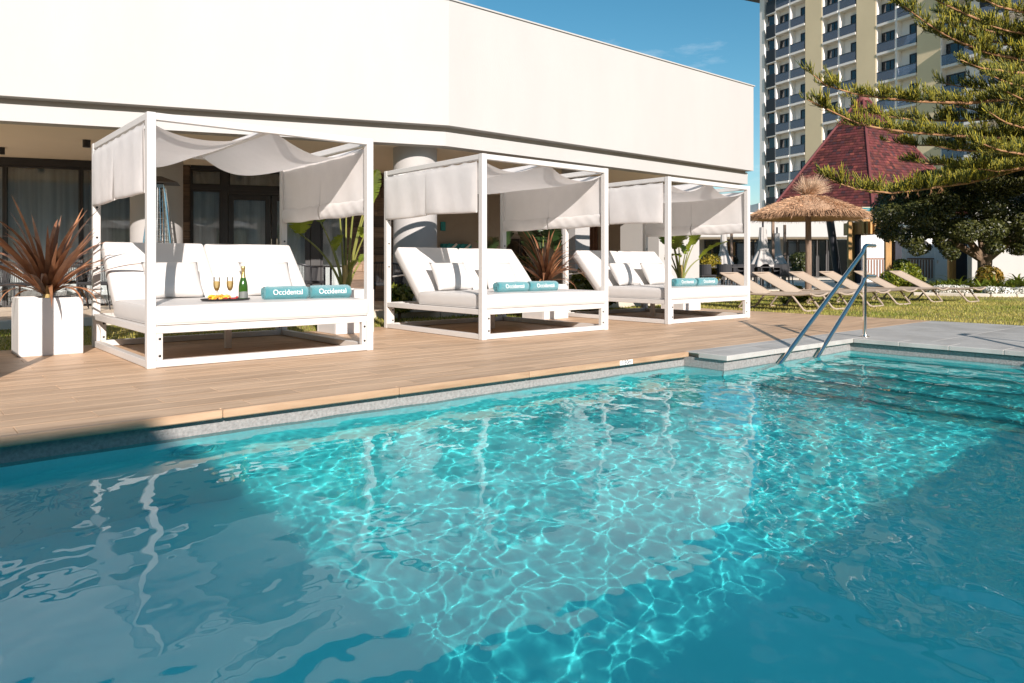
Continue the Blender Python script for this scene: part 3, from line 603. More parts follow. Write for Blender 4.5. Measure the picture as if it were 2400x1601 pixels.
def make_cabana(seed, label):
    t = thing('cabana_daybed', label, 'cabana', (0, 0, 0), 0, 'white cabana daybeds along the pool deck')
    A = M['alu']
    pm = MB().box(0, PP, 0, PP, 0, CH, .004).mesh('post', A); bo = MB().lathe([(.011, 0), (.011, .004), (.006, .006)], 10); bo.v = [(x, -z, y) for x, y, z in bo.v]; bom = bo.mesh('bolt', M['bolt'])
    for (x, y) in ((0, 0), (CW-PP, 0), (0, CD-PP), (CW-PP, CD-PP)):
        po = link('post', pm, t); po.location = (x, y, 0)
        if y > 0:
            for z in (.82, 1.13, 1.44): b_ = link('bolt', bom, po); b_.location = (PP/2, 0, z)
    def rail(nm, x0, x1, y0, y1, z0, z1): return obj(nm, MB().box(x0, x1, y0, y1, z0, z1, .004), A, t)
    e = .0015
    for z0, z1, nm in ((CH-.062, CH-.002, 'top_rail'), (.004, .064, 'base_rail'), (.283, .345, 'bed_rail')):
        rail(nm, PP, CW-PP, .004, PP-.004, z0, z1); rail(nm, PP, CW-PP, CD-PP+.004, CD-.004, z0, z1); rail(nm, .004, PP-.004, PP, CD-PP, z0, z1); rail(nm, CW-PP+.004, CW-.004, PP, CD-PP, z0, z1)
    for x in (PP, CW-PP-.055):
        for y in (.006, CD-PP+.006): 
            l_ = rail('leg', x+e, x+.055-e, y, y+.056, .064, .283)
            for z in (.10, .24): b_ = link('bolt', bom, l_); b_.location = (x+.028, y, z)
    rail('leg', CW/2-.03, CW/2+.03, 1.10, 1.16, 0, .283)
    rail('crossbar', CW/2-.02, CW/2+.02, PP, CD-PP, CH-.055, CH-.012)
    slm_ = MB().box(PP, CW-PP, -.03, .03, .325, .340, .003).mesh('slat', A)
    for k in range(11): s_ = link('slat', slm_, t); s_.location.y = .18 + k*.185
    MT = weld(obj('mattress', soft_box(.045, CW-.045, -.01, 1.40, .346, .512, seed=seed), M['cushion'], t, True, 180))
    for zz in (.502, .356):
        c_ = .03; xa, xb, ya, yb = .055, CW-.055, .0, 1.39; lp = [(xa+c_, ya, zz), (xb-c_, ya, zz), (xb-.009, ya+.009, zz), (xb, ya+c_, zz), (xb, yb-c_, zz), (xb-c_, yb, zz), (xa+c_, yb, zz), (xa, yb-c_, zz), (xa, ya+c_, zz), (xa+.009, ya+.009, zz), (xa+c_, ya, zz)]
        obj('piping', MB().tube(lp, .0055, 6), M['cushion'], MT, True)
    for i in range(2):
        x0 = .05 + i*(CW/2-.045); br = weld(obj('backrest', soft_box(x0, x0+CW/2-.055, 0, .86, 0, .14, .03, .012, 12, 12, seed+i+3), M['cushion'], t, True, 180))
        br.location = (0, 1.395, .375); br.rotation_euler = (R(46), 0, 0)
        for xs_ in (x0+.12, x0+CW/2-.175):
            obj('support_rod', MB().tube([(xs_, .5, -.012), (xs_, .78, -.36)], .011, 6), A, br, True).matrix_parent_inverse = Matrix.Identity(4)
        obj('back_frame', MB().box(x0+.02, x0+CW/2-.075, .03, .84, -.028, -.004, .004), A, br)
    # canopy: two swags hung over the crossbar
    rg = random.Random(seed); ph = [rg.uniform(0, 6.28) for _ in range(5)]; dips = (rg.uniform(.11, .15), rg.uniform(.13, .17))
    def can(u, v):
        x = .075 + (CW-.15)*u; y = .055 + (CD-.11)*v; h_ = u*2; i = 0 if h_ < 1 else 1; s_ = h_ - i
        zl = CH-.09 if i == 0 else CH-.005; zr = CH-.005 if i == 0 else CH-.09
        sag = dips[i]*4*s_*(1-s_)*(1 - .0*v); peak = 0
        z = zl*(1-s_) + zr*s_ - sag*(1+.12*math.sin(math.pi*v)) + .008*math.sin(9*v+ph[0]+3*u)*math.sin(math.pi*s_) + .006*math.sin(17*u+ph[1]+2*v)
        return (x, y, z)
    obj('canopy', MB().grid(can, 60, 20), M['canvas'], t, True, 180)
    # side curtains, each of two panels with a slit, and a roped hem on the far side
    for j, (ya, yb) in enumerate(((.10, 1.12), (1.125, CD-.05))):
        obj('curtain', cloth_fold(-.004, ya, yb, CH-.075, 1.44, 1, seed*3+j), M['canvas'], t, True, 180)
    for j, (ya, yb) in enumerate(((.09, 1.10), (1.105, CD-.05))):
        cu = obj('curtain', cloth_fold(CW-.035, ya, yb, CH-.075, 1.40, 1, seed*5+j, .012), M['canvas'], t, True, 180)
        def hem(u, v, ya=ya, yb=yb):
            a = v*2*math.pi; rr = .035 + .006*math.sin(u*31+3*a); return (CW-.035 + rr*.9*math.cos(a), ya+.01+(yb-ya-.02)*u, 1.43 + .085*math.sin(a) + .006*math.sin(9*u))
        obj('hem_roll', MB().grid(hem, 30, 12), M['canvas'], cu, True, 180)
    return t
CAB = []
for i, (u, v, lb) in enumerate(((1.604, 6.51, 'white cabana daybed with champagne tray and two rolled towels, beside the bronze cordyline planter'), (5.082, 6.55, 'white cabana daybed standing between two other cabanas, rolled towels in the middle of its mattress'), (8.441, 6.58, 'white cabana daybed nearest the lawn and the thatched parasol'), (-1.54, 6.50, 'white cabana daybed on the far side of the bronze cordyline planter from the champagne tray'))):
    t = make_cabana(21+i, lb); t.location = (u, v, 0); CAB.append((u, v))
# pillows
def pillow_mesh(seed):
    rg = random.Random(seed); ph = [rg.uniform(0, 6.28) for _ in range(4)]; m_ = MB()
    def side(sg):
        def fn(u, v):
            x, y = u*2-1, v*2-1; e = (1-x*x)*(1-y*y); th = .105*max(0, e)**.45; pin = 1 - .06*(1-abs(x*y))*(.5*(x*x+y*y))
            cr = .008*math.sin(6*x+ph[0])*math.sin(5*y+ph[1])*e
            return (.27*x*(1-.05*(1-y*y)), sg*(th+cr), .21*y*(1-.06*(1-x*x)))
        return fn
    m_.grid(side(-1), 18, 14); k = len(m_.v); m2 = MB().grid(side(1), 18, 14); m_.add(m2.v, [f_[::-1] for f_ in m2.f])
    return m_
def pillow(c, dx, label, seed, lean=42, rz=0):
    o = weld(obj('pillow', pillow_mesh(seed), M['cushion'], None, True, 180)); tag(o, label, 'pillow', 'white pillows on the cabanas')
    o.location = (CAB[c][0]+dx, CAB[c][1]+1.255, .512+.188); o.rotation_euler = (R(-33), 0, rz)
PL = ((0, .55, 'plump white pillow with a strip of shade, left of the champagne tray'), (0, 1.50, 'white pillow leaning on the backrest behind the champagne bottle'), (1, .47, 'white pillow propped on the middle cabana, on the side of the champagne cabana'), (1, 1.27, 'white pillow behind the towels on the middle cabana'), (2, .50, 'white pillow on the cabana by the lawn, on the side of the middle cabana'), (2, 1.28, 'white pillow on the cabana by the lawn, above the rolled towels'))
for i, (c, dx, lb) in enumerate(PL): pillow(c, dx, lb, 40+i, rz=random.uniform(-.06, .06))
# rolled towels with lettering
def towel(c, dx, L, label, seed, swirl=1):
    r_ = .066; t = thing('rolled_towel', label, 'towel', (CAB[c][0]+dx, CAB[c][1]+.29, .514+r_), 0, 'teal rolled towels on the cabanas'); rg = random.Random(seed); ph = rg.uniform(0, 6.28)
    def fn(u, v):
        a = v*2*math.pi + .6; x = -L/2 + L*u; e = min(1, (min(u, 1-u)/.05))**.5; rr = r_*(.88 + .12*e)*(1 + .03*math.sin(3*a+ph) + .02*math.sin(11*u+ph)); z = math.sin(a)*rr
        return (x, math.cos(a)*rr*1.05, max(z, -r_*.98))
    body = obj('roll', MB().grid(fn, 26, 32), M['towel'], t, True, 180)
    for s_ in (-1, 1):
        m_ = MB(); pts = []
        for k in range(64):
            a = k/64*2*math.pi*3.2; rr = .010 + .050*k/64; pts.append((s_*(L/2 - .006 + .004*math.sin(a*2)), math.cos(a)*rr, math.sin(a)*rr))
        obj('spiral_end', m_.tube(pts, .0085, 6), M['towel'], t, True, 180)
    obj('loose_edge', MB().grid(lambda u, v: (-L/2+.01+(L-.02)*u, -.055+.02*v, -.045-.018*v+.003*math.sin(14*u)), 12, 3), M['towel'], t, True, 180)
    def wrap(co):
        a = math.pi - .12 - co.y/r_*1.0; rr = r_*1.035+.0025+co.z; return Vector((co.x, math.cos(a)*rr*1.05, math.sin(a)*rr))
    obj_ = link('lettering', text_mesh('Occidental', .068, .0006, M['print'], wrap), t); return t
for c, dx, L, lb in ((0, 1.29, .42, 'teal rolled towel beside the champagne bottle'), (0, 1.75, .42, 'teal rolled towel by the corner post of the cabana with the champagne'), (1, .67, .47, 'teal rolled towel on the middle cabana, nearer the champagne cabana'), (1, 1.17, .47, 'teal rolled towel on the middle cabana, nearer the lawn'), (2, .74, .50, 'teal rolled towel on the cabana by the lawn, against its front post'), (2, 1.29, .50, 'teal rolled towel on the cabana by the lawn, farther from its front post')): towel(c, dx, L, lb, len(lb))
# champagne tray
TV = 6.86
def bed(px, v=TV): q, _ = on_line(px, (0, v), (1, 0)); return q.x
tx0 = bed(529); TR = thing('serving_tray', 'oval black serving tray on the first cabana mattress', 'tray', (tx0, TV, .514))
pr = [(.001, 0), (.17, 0), (.2, .012), (.215, .024), (.222, .024), (.205, .006), (.18, -.002)]; m_ = MB().lathe(pr, 36, cap=False); m_.v = [(x, y*.62, z+.002) for x, y, z in m_.v]; obj('dish', m_, M['tray'], TR, True); obj('rim', MB().tube([(.22*math.cos(a), .136*math.sin(a), .025) for a in np.linspace(0, 2*math.pi, 37)], .003, 5), M['tray'], TR, True)
bt = thing('champagne_bottle', 'green champagne bottle with gold foil on the tray', 'bottle', (bed(570), TV, .520))
obj('body', MB().lathe([(.001, .0), (.036, 0), (.041, .006), (.0415, .10), (.0405, .13), (.035, .165), (.025, .20), (.018, .225), (.0155, .25)], 26, cap=False), M['bottle'], bt, True)
obj('foil', MB().lathe([(.0225, .209), (.0185, .226), (.0165, .25), (.016, .285), (.0185, .292), (.0185, .305), (.014, .318), (.001, .32)], 24, cap=False), M['foil'], bt, True)
obj('label', MB().grid(lambda u, v: (.0422*math.cos(math.pi*(1.1+.75*u)), .0422*math.sin(math.pi*(1.1+.75*u)), .022+.055*v+.006*math.sin(math.pi*u)*v), 16, 2), M['label'], bt, True)
def flute(px, v, label):
    t = thing('champagne_flute', label, 'glass', (bed(px, v), v, .521), 0, 'champagne flutes on the tray')
    obj('bowl', MB().lathe([(.006, .085), (.018, .10), (.027, .125), (.030, .155), (.027, .20), (.0255, .215)], 20, cap=False), M['glass'], t, True)
    obj('stem', MB().lathe([(.033, 0), (.031, .003), (.006, .008), (.0035, .03), (.0035, .07), (.006, .085)], 18), M['glass'], t, True)
    obj('wine', MB().lathe([(.004, .092), (.016, .103), (.0252, .127), (.0278, .155), (.0265, .178)], 20), M['wine'], t, True)
flute(508, TV+.03, 'champagne flute farther from the bottle'); flute(539, TV+.03, 'champagne flute next to the bottle')
rg = random.Random(5)
for k in range(11):                                                        # fruit slices
    px = 495 + k*3.6; v = TV + rg.uniform(-.07, .0); a = rg.uniform(-.5, .5); m_ = MB()
    cres = [(.038*math.cos(b), 0, .03*math.sin(b)) for b in np.linspace(.1, math.pi-.1, 8)]
    m_.tube(cres, [.004, .008, .0105, .012, .012, .0105, .008, .004], 7); o = obj('fruit_slice', m_, M['orange'] if k % 3 else M['yellowf'], None, True)
    o.location = (bed(px, v), v, .522 + rg.uniform(.008, .02)); o.rotation_euler = (rg.uniform(-.8, .1), a, rg.uniform(-.7, .7)); tag(o, 'orange fruit slice fanned on the champagne tray' if k % 3 else 'yellow fruit slice fanned on the champagne tray', 'fruit', 'orange fruit slices on the tray' if k % 3 else 'yellow fruit slices on the tray')
for k in range(9):
    px = 522 + k*4.2; v = TV + rg.uniform(-.05, .05); m_ = MB().lathe([(.001, -.011), (.008, -.008), (.012, 0), (.009, .008), (.001, .011)], 10, cap=False); o = obj('berry', m_, M['redf'], None, True, 180)
    o.location = (bed(px, v), v, .534 + rg.uniform(0, .016)); tag(o, 'dark red berry heaped on the champagne tray', 'berry', 'red berries on the tray')
# ================================================================== HANDRAILS
def handrail(label, dx, dy):
    t = thing('pool_handrail', label, 'handrail', (8.76+dx, 3.97+dy, 0))
    obj('post', MB().tube([(0, 0, 0), (0, 0, 1.05)], .022, 16), M['steel'], t, True)
    obj('base_plate', MB().lathe([(.055, .001), (.055, .008), (.03, .014), (.026, .03)], 20), M['steel'], t, True)
    for z, xe in ((1.075, -1.87), (.71, -1.12)):
        n_ = 8; pts = [(.26, 0, z), (.06, 0, z)] + [(.06-.12*s_, 0, z-.09*s_*s_) for s_ in np.linspace(.2, 1, n_)]
        sl = (WZ - pts[-1][2])/(xe - pts[-1][0]); pts.append((xe-.35, 0, WZ - .35*sl)); r_ = .0235
        obj('rail', MB().tube(pts, r_, 16), M['steel'], t, True)
    return t
handrail('polished steel double handrail rising out of the water at the stone corner', 0, 0)
handrail('polished steel double handrail farther along the stone pool end', .18, -2.92)
# ================================================================== PLANTERS AND POT PLANTS
def planter(x, y, label, w_=.52, h_=.54):
    t = thing('square_planter', label, 'planter', (x, y, 0), 0, 'white cube planters between the cabanas'); s_ = .025
    m_ = MB().box(0, w_, 0, s_, 0, h_, .006).box(0, w_, w_-s_, w_, 0, h_, .006).box(0, s_, s_, w_-s_, 0, h_-.0005, .006).box(w_-s_, w_, s_, w_-s_, 0, h_-.0005, .006)
    obj('shell', m_, M['planter'], t); obj('soil', MB().grid(lambda u, v: (s_+(w_-2*s_)*u, s_+(w_-2*s_)*v, h_-.05+.02*math.sin(9*u+2)*math.sin(7*v)), 12, 12), M['soil'], t, True)
    st_ = MB()
    for k in range(60): x_, y_ = random.uniform(.05, w_-.05), random.uniform(.05, w_-.05); st_.lathe([(.002, -.008), (.016, 0), (.002, .012)], 6, (x_, y_, h_-.03))
    stuff(obj('pebbles', st_, M['pebble'], t)); return (x + w_/2, y + w_/2, h_-.04)
def sword(L, w_, bend, seed):
    rg = random.Random(seed); m_ = MB(); n_ = 9; pts = []; ang = 0; pos = Vector((0, 0, 0)); tw = rg.uniform(-.5, .5)
    for i in range(n_+1):
        s_ = i/n_; pts.append((pos.copy(), w_*min(1, .45+1.6*s_)*(1-s_**2.2)**.9 + .0008, ang)); a_ = bend*s_**1.6; pos = pos + Vector((math.sin(a_), 0, math.cos(a_)))*L/n_
    for i, (p_, ww, a) in enumerate(pts):
        c_ = math.cos(tw*i/n_); s_ = math.sin(tw*i/n_); m_.v += [(p_.x - s_*ww, p_.y - c_*ww, p_.z + .35*ww), tuple(p_), (p_.x + s_*ww, p_.y + c_*ww, p_.z + .35*ww)]
    for i in range(n_):
        k = i*3; m_.f += [(k, k+1, k+4, k+3), (k+1, k+2, k+5, k+4)]
    return m_.mesh('leaf', M['bronzeleaf'], True, 180)
SW = [sword(random.uniform(.62, .98), random.uniform(.022, .037), random.uniform(.15, 1.75), i) for i in range(14)] + [sword(random.uniform(.55, .8), .02, 2.1, 30+i) for i in range(3)]
def cordyline(c, label, sc=1.0, n_=74):
    t = thing('cordyline', label, 'plant', c, 0, None); sc *= 1.12
    obj('stem', MB().tube([(0, 0, -.02), (0, 0, .1)], [.045, .03], 8), M['drystem'], t, True)
    for k in range(n_):
        f_ = k/n_; o = link('leaf', SW[random.randrange(14 if f_ < .85 else 17)] if f_ < .85 else SW[14 + random.randrange(3)], t); tilt = .12 + 1.05*f_**.8 + random.uniform(-.08, .08)
        o.rotation_euler = Matrix.Rotation(k*2.39996 + random.uniform(-.2, .2), 3, 'Z').to_euler(); o.rotation_euler.y = tilt
        o.rotation_euler = (Matrix.Rotation(k*2.39996, 4, 'Z') @ Matrix.Rotation(tilt, 4, 'Y')).to_euler(); o.location = (0, 0, .05); s_ = sc*random.uniform(.8, 1.08); o.scale = (s_, s_, s_)
def paddle(L, w_, seed, torn=3):
    rg = random.Random(seed); m_ = MB(); n_ = 16; dr = rg.uniform(.5, 1.3); cuts = {rg.randrange(3, n_-2) for _ in range(torn)}
    row = []; pos = Vector((0, 0, 0))
    for i in range(n_+1):
        s_ = i/n_; a = .25 + dr*s_; row.append((pos.copy(), a, w_*(math.sin(math.pi*min(1, s_*.93+.05))**.65)*(1-.25*s_))); pos = pos + Vector((math.sin(a), 0, math.cos(a)))*L/n_
    for sg in (-1, 1):
        for i in range(n_):
            (p0, a0, w0), (p1, a1, w1) = row[i], row[i+1]; tear = .012 if i in cuts else 0
            up0, up1 = Vector((-math.cos(a0), 0, math.sin(a0))), Vector((-math.cos(a1), 0, math.sin(a1)))
            k = len(m_.v); wav = .01*math.sin(i*1.7+seed)
            def e(p_, up, ww, sh): return p_ + Vector((0, sg*ww, 0)) + up*(.28*ww + wav) + Vector((math.sin(a0), 0, math.cos(a0)))*sh
            def md(p_, up, ww): return p_ + Vector((0, sg*ww*.5, 0)) + up*(.20*ww)
            m_.v += [tuple(p0), tuple(p1), tuple(md(p1, up1, w1)), tuple(md(p0, up0, w0)), tuple(e(p1, up1, w1, -tear)), tuple(e(p0, up0, w0, tear))]
            m_.f += [(k, k+1, k+2, k+3), (k+3, k+2, k+4, k+5)] if sg > 0 else [(k+3, k+2, k+1, k), (k+5, k+4, k+2, k+3)]
    return m_
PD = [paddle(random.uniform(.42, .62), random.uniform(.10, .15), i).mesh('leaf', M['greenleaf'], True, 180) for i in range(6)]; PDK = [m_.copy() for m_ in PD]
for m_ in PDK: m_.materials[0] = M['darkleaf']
CV = R(-115)
def strelitzia(c, label, stalks, leaves=PD, sc=1.0):
    t = thing('strelitzia', label, 'plant', c)
    obj('stem', MB().tube([(0, 0, -.03), (.01, 0, .2), (0, .01, .34)], [.05, .045, .03], 10), M['drystem'], t, True)
    for k, (az, tilt, L, ls) in enumerate(stalks):
        d = Vector((math.cos(az), math.sin(az), 0)); pts = [Vector((d.x*.03, d.y*.03, 0))]; a = tilt*.35
        for i in range(10): a += tilt*.65/10*1.9; pts.append(pts[-1] + (d*math.sin(min(a, tilt*1.5)) + Vector((0, 0, math.cos(min(a, tilt*1.5)))))*L*sc/10)
        stk = obj('stalk', MB().tube(pts, [.020*(1-.062*i)*sc for i in range(11)], 7), M['stem'], t, True)
        lf = link('leaf', leaves[k % len(leaves)], t); lf.location = pts[-1] - (pts[-1]-pts[-2])*.3; lf.rotation_euler = (Matrix.Rotation((CV if math.cos(az-CV) > -.2 else CV+math.pi) + random.uniform(-.75, .75), 4, 'Z') @ Matrix.Rotation(min(.8, tilt*.8), 4, 'Y')).to_euler(); lf.scale = (ls*sc,)*3
CV_ = 0                                                              # towards the camera
c_ = planter(.905, 8.07, 'white cube planter holding the bronze cordyline, crossed by a slanting shadow'); cordyline(c_, 'spiky bronze red cordyline in the white planter by the dining terrace', 1.0)
c_ = planter(4.14, 8.22, 'white cube planter between the first and second cabana'); strelitzia(c_, 'tall green strelitzia in the planter between the first and second cabana', ((R(150), .62, .95, 1.25), (R(160), .30, .95, 1.45), (R(100), .10, 1.2, 1.0), (R(20), .12, 1.2, 1.0), (R(-30), .22, 1.15, 1.0), (R(150), .2, .55, .62), (R(-60), .32, .75, .6), (R(60), .18, 1.1, .9), (R(-10), .4, .42, .6), (R(-100), .55, .35, .5), (R(-25), .2, 1.22, 1.05), (R(10), .1, 1.3, 1.0)))
c_ = planter(7.69, 8.36, 'white cube planter behind the middle cabana'); cordyline(c_, 'bronze red cordyline in the planter behind the middle cabana', .95, 70)
c_ = planter(11.06, 8.28, 'white cube planter behind the cabana by the lawn'); strelitzia(c_, 'dark green strelitzia in the planter behind the cabana by the lawn', ((R(120), .15, .70, 1.6), (R(-30), .30, .78, 1.4), (R(200), .45, .72, 1.5), (R(160), .2, .85, 1.6), (R(20), .42, .62, 1.2), (R(-80), .2, .62, 1.3), (R(60), .1, .9, 1.5), (R(-20), .7, .65, 1.2), (R(180), .75, .6, 1.1), (R(140), .35, .8, 1.5)))
# bushes in the strip beside the terrace, plants on the bar terrace
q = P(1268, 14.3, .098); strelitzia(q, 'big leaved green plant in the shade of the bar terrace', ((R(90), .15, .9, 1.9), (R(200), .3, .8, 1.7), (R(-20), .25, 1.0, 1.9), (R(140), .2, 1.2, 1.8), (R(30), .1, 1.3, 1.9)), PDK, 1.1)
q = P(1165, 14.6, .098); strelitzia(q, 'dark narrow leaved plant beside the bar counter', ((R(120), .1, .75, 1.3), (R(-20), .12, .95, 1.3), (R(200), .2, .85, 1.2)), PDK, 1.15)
# ================================================================== SUN LOUNGERS
def make_lounger(label):
    t = thing('sun_lounger', label, 'sun lounger', (0, 0, 0), 0, 'tan sun loungers on the lawn'); w_ = .64; T_ = M['tanframe']     # foot at y=0, head towards +y
    for sx in (-1, 1): obj('side_rail', MB().tube([(sx*w_/2, -.05, .335), (sx*w_/2, .12, .315), (sx*w_/2, .5, .30), (sx*w_/2, 1.0, .30), (sx*w_/2, 1.55, .31)], .022, 8), T_, t, True)
    obj('foot_bar', MB().tube([(-w_/2, -.05, .335), (-w_/4, -.05, .30), (0, -.05, .29), (w_/4, -.05, .30), (w_/2, -.05, .335)], .02, 8), T_, t, True)
    def seat(u, v): x = (u-.5)*(w_-.02); y = -.04 + 1.10*v; z = .325 - .025*math.sin(math.pi*u) + (.02*(1-v*6) if v < .16 else 0) - .015*v; return (x, y, z)
    obj('seat_sling', MB().grid(seat, 8, 12), M['tan'], t, True)
    br = obj('backrest', MB().grid(lambda u, v: ((u-.5)*(w_-.03), .82*v, -.018*math.sin(math.pi*u)), 8, 8), M['tan'], t, True); br.location = (0, 1.06, .315); br.rotation_euler = (R(27), 0, 0)
    for sx in (-1, 1): obj('back_tube', MB().tube([(sx*(w_-.03)/2, 0, 0), (sx*(w_-.03)/2, .83, 0)], .014, 8), T_, br, True)
    obj('top_tube', MB().tube([(-(w_-.03)/2, .83, 0), ((w_-.03)/2, .83, 0)], .014, 8), T_, br, True)
    def hoop(y0, y1):
        pts = [(-w_/2, y0, .30), (-w_/2+.01, y0+(y1-y0)*.85, .05), (-w_/2+.06, y1, .018), (0, y1, .014), (w_/2-.06, y1, .018), (w_/2-.01, y0+(y1-y0)*.85, .05), (w_/2, y0, .30)]
        obj('leg_hoop', MB().tube(pts, .02, 8), T_, t, True)
    hoop(.30, .06); hoop(1.18, 1.42); return t
LB = ('tan sun lounger at the cabana end of the row', 'tan sun lounger second from the cabanas, beside the thatched parasol pole', 'tan sun lounger third from the cabanas', 'tan sun lounger fourth from the cabanas', 'tan sun lounger fifth from the cabanas', 'tan sun lounger at the flower bed end of the row')
l0 = make_lounger(LB[0]); LU = (12.92, 14.02, 15.38, 16.56, 18.15, 18.95)
for i, u in enumerate(LU):
    l_ = l0 if i == 0 else copy_tree(l0); l_['label'] = LB[i]; q = (Vector(G(*((1913.5, 729.5), (1981, 724.5), (2064, 718.5), (2127, 713.8), (2205, 708.2), (2290, 707.8))[i])) - Vector((0, 0, 0))); l_.location = (q.x, q.y+.0, -.012); l_.rotation_euler.z = R((1.5, -1, .8, -1.5, 1, -2)[i])
# ================================================================== THATCHED PARASOL
q = P(1894, 17.0); tp = thing('thatched_parasol', 'round thatched parasol with shaggy tuft on a timber pole among the loungers', 'parasol', (q.x, q.y, -.012))
obj('pole', MB().tube([(0, 0, 0), (.02, 0, 1.1), (0, 0, 2.15)], [.075, .07, .06], 14), M['pole'], tp, True)
zr = EYE - (500-HY)/FPX*17; zp = EYE - (455-HY)/FPX*17
RT = 1.23
def dome(u, v):
    a = u*2*math.pi; r_ = .06 + (RT-.06)*v; s_ = v; z = zp - (zp-zr)*(s_**1.25) - .03*(s_ > .97); wob = .02*math.sin(13*a)*v + .03*math.sin(5*a+1)*v
    return (r_*math.cos(a)*(1+.02*math.sin(7*a)*v), r_*math.sin(a), z + wob*.5)
can = obj('canopy', MB().grid(dome, 60, 14), M['thatch'], tp, True, 180)
def under(u, v): a = u*2*math.pi; r_ = .05 + (RT-.03-.05)*v; return (r_*math.cos(a), r_*math.sin(a), zp-.20 - (zp-zr)*.80*(v**1.4) - .01)
obj('underside', MB().grid(under, 48, 8), M['thatch'], tp, True, 180)
n_ = 9000; a = RNG.uniform(0, 6.283, n_); v = RNG.uniform(.05, 1, n_)**.6; r_ = .06+(RT-.06)*v; z = zp-(zp-zr)*v**1.25; L = RNG.uniform(.05, .16, n_)*(.7+.3*v); sl = -(zp-zr)*1.25*v**.25/RT
def strands(bx, by, bz_, dx, dy, dz, wd, col, m_=M['straw'], parent=None, nm='strands'):
    n_ = len(bx); d = np.stack([dx, dy, dz], 1); b = np.stack([bx, by, bz_], 1); sidev = np.cross(d, RNG.normal(0, 1, (n_, 3))); sidev /= np.linalg.norm(sidev, axis=1)[:, None]+1e-9
    V = np.zeros((n_, 3, 3)); V[:, 0] = b - sidev*wd; V[:, 1] = b + sidev*wd; V[:, 2] = b + d
    return stuff(fast(nm, V.reshape(-1, 3), np.arange(n_*3).reshape(-1, 3), m_, parent, col=np.repeat(col, 3, 0)))
cc = np.array([.50, .31, .185])*RNG.uniform(.5, 1.6, n_)[:, None]
strands(r_*np.cos(a), r_*np.sin(a), z, L*np.cos(a+RNG.normal(0, .35, n_)), L*np.sin(a+RNG.normal(0, .35, n_)), L*sl+RNG.normal(.015, .03, n_), .006, cc, parent=can, nm='thatch_straw')
n_ = 2600; a = RNG.uniform(0, 6.283, n_); L = RNG.uniform(.05, .19, n_); cc = np.array([.40, .24, .14])*RNG.uniform(.5, 1.5, n_)[:, None]
strands(RT*.985*np.cos(a), RT*.985*np.sin(a), np.full(n_, zr)+RNG.uniform(-.06, .02, n_), L*.75*np.cos(a), L*.75*np.sin(a), -L*.75, .008, cc, parent=can, nm='fringe')
n_ = 1500; a = RNG.uniform(0, 6.283, n_); e = RNG.uniform(.15, 1.35, n_); L = RNG.uniform(.22, .62, n_); lean = .8
cc = np.array([.62, .44, .30])*RNG.uniform(.6, 1.4, n_)[:, None]
strands(.06*np.cos(a), .06*np.sin(a), zp-.03+RNG.uniform(0, .1, n_), L*np.cos(e)*np.cos(a)*.8+.10*SY*lean, L*np.cos(e)*np.sin(a)*.8-.10*CY*lean, L*np.sin(e)*.85, .006, cc, parent=tp, nm='tuft')
# ================================================================== THE PAVILION WITH THE RED PYRAMID ROOF
RZC = YAW - math.pi/2; WP = 42.0
def lx(px, w_): return (px-1200)/FPX*w_
def lz(py, w_): return EYE - (py-HY)/FPX*w_
pav2 = thing('pavilion', 'low white pavilion with glazed front and red shingled pyramid roof beyond the lawn', 'building', c2w(0, WP, 0), RZC)
w0 = WP
def pbox(nm, px0, px1, py0, py1, y0, y1, m_, b=.01, parent=pav2): return obj(nm, MB().box(lx(px0, w0), lx(px1, w0), y0, y1, lz(py1, w0), lz(py0, w0), b), m_, parent)
pbox('parapet', 1610, 1998, 512, 556, -.3, 6, M['render']); pbox('soffit', 1612, 1996, 556, 558, -.2, 6, M['soffit'], 0)
pbox('back_wall', 1600, 1715, 558.5, 660, 2.6, 3, M['render']); pbox('back_wall', 1846, 1874, 558.5, 660, 2.4, 2.9, M['render'])
pbox('rear_wall', 1600, 2060, 558.5, 660, 6.2, 6.4, M['room']); pbox('terrace_floor', 1560, 2090, 652, 658, -1.5, 6.2, M['kerb'])
for a_, b_ in ((1672, 1712), (1718, 1790), (1793, 1842), (1876, 1900), (1903, 1948), (1951, 1972), (1975, 2040)):
    o = obj('window', MB().box(lx(a_, w0), lx(a_+2.2, w0), 1.95, 2.05, lz(655, w0), lz(559, w0)).box(lx(b_-2.2, w0), lx(b_, w0), 1.95, 2.05, lz(655, w0), lz(559, w0)).box(lx(a_+2.2, w0), lx(b_-2.2, w0), 1.96, 2.04, lz(562, w0), lz(559, w0)), M['black'], pav2)
    obj('pane', MB().box(lx(a_+2.2, w0), lx(b_-2.2, w0), 1.99, 2.01, lz(655, w0), lz(562, w0)), M['pane_far'], o)
for px in (1658, 1860): pbox('wall_lamp', px-3, px+3, 571, 583, 2.45 if px < 1700 else 2.25, 2.6, M['black'])
for a_, b_, y0_, y1_ in ((1840, 1925, 501, 517), (1927, 2010, 501, 517), (2014, 2070, 488, 498)):
    o = pbox('balustrade', a_, b_, y0_, y1_, -.37, -.33, M['pane_teal'], 0); pbox('handrail', a_, b_, y0_-1.5, y0_, -.39, -.31, M['steel'], 0, o)
pbox('roof_terrace_wall', 2008, 2080, 498, 530, -.32, .8, M['render']); pbox('upper_wall', 1700, 2300, 484, 512, 5.0, 5.3, M['twhite'])
